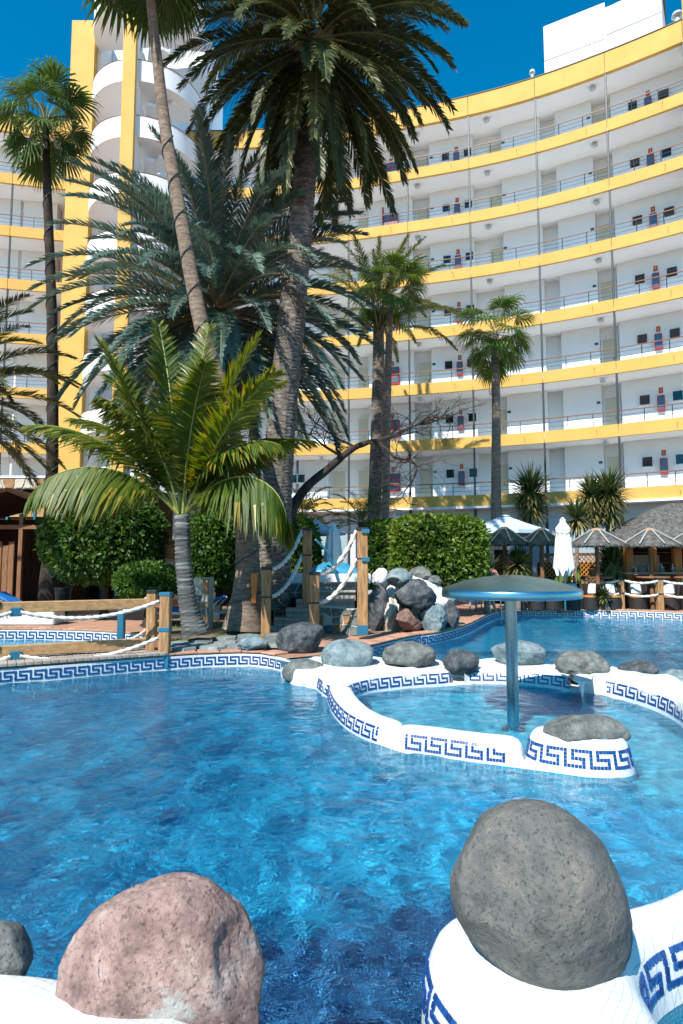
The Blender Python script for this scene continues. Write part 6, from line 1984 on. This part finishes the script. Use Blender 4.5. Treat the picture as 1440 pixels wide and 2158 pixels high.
# poolside chair beside the ladder
e = empty('poolside_chair', (A(1010, 1280, 20.2).x, 20.2, GZ), R(20)); tag(e, 'light blue plastic chair beside the pool ladder', 'chair')
for x in (-.22, .22):
    for y in (-.2, .2):
        m_ = MB(); m_.tube([(x, y, 0), (x * .9, y * .9, .42)], .025, 6); m_.build('leg', MATS['fabric_blue'], e)
m_ = MB(); m_.bbox((0, 0, .44), (.5, .46, .05), None, .02); m_.build('seat', MATS['fabric_blue'], e)
m_ = MB(); m_.bbox((0, 0, 0), (.46, .04, .45), None, .02); m_.build('backrest', MATS['fabric_blue'], e, loc=(0, .23, .70), rot=(R(-12), 0, 0))

# lattice screens, planter, cacti
def lattice(label, pxa, pxb, ytop, Y, step=.16):
    a, b_ = A(pxa, ytop, Y), A(pxb, ytop, Y); H = a.z - GZ; L = b_.x - a.x
    e = empty('lattice_screen', (a.x, Y, GZ)); tag(e, label, 'screen')
    for x in (0, L):
        m_ = MB(); m_.bbox((x, 0, H / 2), (.09, .09, H), None, .01); m_.build('post', MATS['wood_brown'], e)
    for z_ in (.05, H - .05):
        m_ = MB(); m_.bbox((L / 2, 0, z_), (L - .1, .06, .09), None, .008); m_.build('rail', MATS['wood_brown'], e)
    for s in (-1, 1):
        c = -H
        while c < L + H:
            # clip the slanting slat to the panel
            x0, z0_, x1, z1_ = (c, .05, c + H - .1, H - .05) if s > 0 else (c, H - .05, c + H - .1, .05)
            t0 = max(0, (0.04 - x0) / (x1 - x0)); t1 = min(1, (L - .04 - x0) / (x1 - x0))
            if t1 > t0 + .05:
                p = Vector((x0 + (x1 - x0) * t0, -.012 * s, z0_ + (z1_ - z0_) * t0)); q = Vector((x0 + (x1 - x0) * t1, -.012 * s, z0_ + (z1_ - z0_) * t1))
                m_ = MB(); m_.beam(p, q, .014, .04, .002); m_.build('slat', MATS['wood_orange'], e)
            c += step
    m_ = MB(); m_.bbox((L / 2, .55, H * .42), (L - .1, .08, H * .8), None, .01); m_.build('back_board', MATS['wood_dark'], e)
lattice('brown lattice screen behind the dark thatched parasols', 1066, 1112, 1168, 22.2)
lattice('brown lattice screen behind the folded white parasol', 1140, 1192, 1166, 22.4)
lattice('lattice screen with dark boards behind the grey thatched parasol', 1200, 1282, 1165, 22.6)
e = empty('white_kiosk', (A(1028, 1250, 23).x, 23.4, GZ)); tag(e, 'white kiosk wall with dark doorway beside the hedge', 'kiosk')
m_ = MB(); m_.bbox((0, .6, 1.25), (1.5, 1.2, 2.5), None, .02); m_.build('kiosk_wall', MATS['hotel_white'], e)
m_ = MB(); m_.bbox((.62, -.03, 1.0), (.5, .05, 2.0), None, .01); m_.build('doorway', MATS['wood_dark'], e)
e = empty('cactus_planter', (A(1207, 1250, 19.9).x, 20.3, GZ)); tag(e, 'row of slim green cacti in a box behind the fence', 'planter')
m_ = MB(); m_.bbox((0, 0, .3), (.9, .35, .6), None, .02); m_.build('box', MATS['wood_orange'], e)
for i in range(6):
    m_ = MB(); h = .45 + .12 * ((i * 7) % 4); m_.lathe([(.05, .55), (.06, .6 + h * .5), (.05, .6 + h * .9), (.015, .6 + h)], (-.36 + .145 * i, .02 * (i % 2), 0), n=8); m_.build('cactus', MATS['leaf_hedge'], e)
e = empty('flower_pot', (A(1255, 1250, 20.5).x - .05, 20.5, GZ + 1.07)); tag(e, 'terracotta pot on the bar table under the grey thatched parasol', 'pot')
m_ = MB(); m_.lathe([(.10, 0), (.15, .2), (.165, .2), (.165, .24), (.13, .24), (.11, .15)], n=16); m_.build('pot_body', MATS['terracotta_pot'], e)
m_ = MB(); rosette(m_, Vector((0, 0, 0)), 30, .22, .03, random.Random(3), 0.0); m_.build('leaf_head', [MATS['leaf_yucca'], MATS['leaf_light']], e, loc=(0, 0, .24))
yucca('small agave at the hedge foot', 18.2, (1024, 1262), [(1024, 1205, .75, .5)], name='agave')

# ================================================================== pool ladder and the bather climbing out
lad = G(1046, 1306)
LA = empty('pool_ladder', (lad.x, lad.y, 0)); tag(LA, 'chrome pool ladder rails on the curving far shore', 'ladder')
tdir = Vector((-.55, .83, 0))
for s in (-.24, .24):
    side = Vector((tdir.y, -tdir.x, 0)) * s
    pts = [side + Vector((0, 0, -.7)), side + Vector((0, 0, .2)), side + tdir * .08 + Vector((0, 0, .75)), side + tdir * .3 + Vector((0, 0, .92)), side + tdir * .55 + Vector((0, 0, .8)), side + tdir * .62 + Vector((0, 0, GZ))]
    m_ = MB(); m_.tube(catmull(pts, 6), .022, 8); m_.build('rail', MATS['steel'], LA, smooth=True)
for z_ in (-.1, -.35, -.6):
    m_ = MB(); sd = Vector((tdir.y, -tdir.x, 0)) * .24; m_.tube([-sd + Vector((0, 0, z_)), sd + Vector((0, 0, z_))], .03, 8); m_.build('rung', MATS['steel'], LA)

noisy('skin', (.50, .24, .16), (.58, .30, .21), 8, .5, .05, 60, bdist=.002)
newmat('swim_blue', (.01, .08, .32), .6)
newmat('hair_dark', (.02, .012, .008), .6)
def skin_body(name, verts, edges, radii, mat, par, loc, root=0, sub=2):
    me = bpy.data.meshes.new(name); me.from_pydata([tuple(v) for v in verts], edges, []); me.materials.append(MATS[mat])
    o = link(name, me, par, loc=loc)
    md = o.modifiers.new('skin', 'SKIN'); md.use_smooth_shade = True
    for i, r_ in enumerate(radii):
        sv = me.skin_vertices[0].data[i]; sv.radius = (r_, r_) if not isinstance(r_, tuple) else r_; sv.use_root = (i == root)
    s = o.modifiers.new('sub', 'SUBSURF'); s.levels = sub; s.render_levels = sub
    return o
# bather: bent forward, stepping up out of the water onto the edge
V = [(0, 0, .62), (.02, .10, .80), (.05, .26, 1.0), (.07, .38, 1.12), (.09, .47, 1.17), (.11, .55, 1.19),          # 0 pelvis .. 5 head base
     (-.10, .02, .56), (-.14, .16, .22), (-.13, .02, -.12), (-.12, .12, -.14),                                       # 6 left hip knee ankle toe (standing on rung)
     (.10, .02, .56), (.14, .30, .46), (.14, .24, .22), (.14, .35, .20),                                             # 10 right hip, raised knee, ankle on edge, toe
     (-.14, .34, 1.06), (-.22, .50, .92), (-.22, .64, .90), (-.22, .70, .90),                                        # 14 left arm to rail
     (.24, .36, 1.06), (.30, .52, .92), (.28, .66, .90), (.28, .72, .90)]
Ed = [(0, 1), (1, 2), (2, 3), (3, 4), (4, 5), (0, 6), (6, 7), (7, 8), (8, 9), (0, 10), (10, 11), (11, 12), (12, 13), (3, 14), (14, 15), (15, 16), (16, 17), (3, 18), (18, 19), (19, 20), (20, 21)]
Rd_ = [.14, .135, .15, .11, .055, .06, .095, .062, .04, .035, .095, .065, .045, .035, .06, .042, .032, .022, .06, .042, .032, .022]
PE = empty('person', (lad.x, lad.y - .12, 0), R(34)); tag(PE, 'bather in blue swimwear bending forward while climbing the pool ladder', 'person')
PE.location = (lad.x + .10, lad.y - .05, 0.36)
skin_body('body', V, Ed, Rd_, 'skin', PE, (0, 0, 0))
m_ = MB(); m_.lathe([(.001, -.13), (.05, -.11), (.075, -.05), (.088, .02), (.085, .07), (.055, .115), (.001, .125)], n=16)
hd = m_.build('head', MATS['skin'], PE, loc=(.12, .66, 1.26), rot=(R(-50), 0, 0), smooth=True)
m_ = MB(); m_.lathe([(.092, .0), (.096, .04), (.09, .09), (.058, .125), (.001, .136)], n=16); m_.build('swim_cap', MATS['swim_blue'], hd, smooth=True)
m_ = MB(); m_.lathe([(.006, 0), (.016, .012), (.012, .03), (.003, .04)], n=8); m_.build('nose', MATS['skin'], hd, loc=(0, .085, -.03))
for s in (-1, 1):
    m_ = MB(); m_.lathe([(.001, -.025), (.012, -.015), (.014, .01), (.001, .025)], n=8); m_.build('ear', MATS['skin'], hd, loc=(.088 * s, 0, -.01))
    for q in range(5):
        b0 = Vector(((-.22 if s < 0 else .28) + (q - 2) * .016, .72, .90)); m_ = MB()
        if q == 0: b0 = Vector(((-.22 if s < 0 else .28) - .035 * s * -1, .70, .89))
        m_.tube([b0, b0 + Vector((0, .03, .012)), b0 + Vector((0, .05, -.012)), b0 + Vector((0, .04, -.035))], [.009, .009, .008, .006], 6); m_.build('finger', MATS['skin'], PE)
skin_body('swim_shorts', [(0, 0, .66), (0, -.0, .60), (-.10, .03, .52), (-.12, .08, .42), (.10, .05, .53), (.12, .14, .50)], [(0, 1), (1, 2), (2, 3), (1, 4), (4, 5)], [.15, .155, .112, .095, .112, .095], 'swim_blue', PE, (0, 0, 0), sub=2)
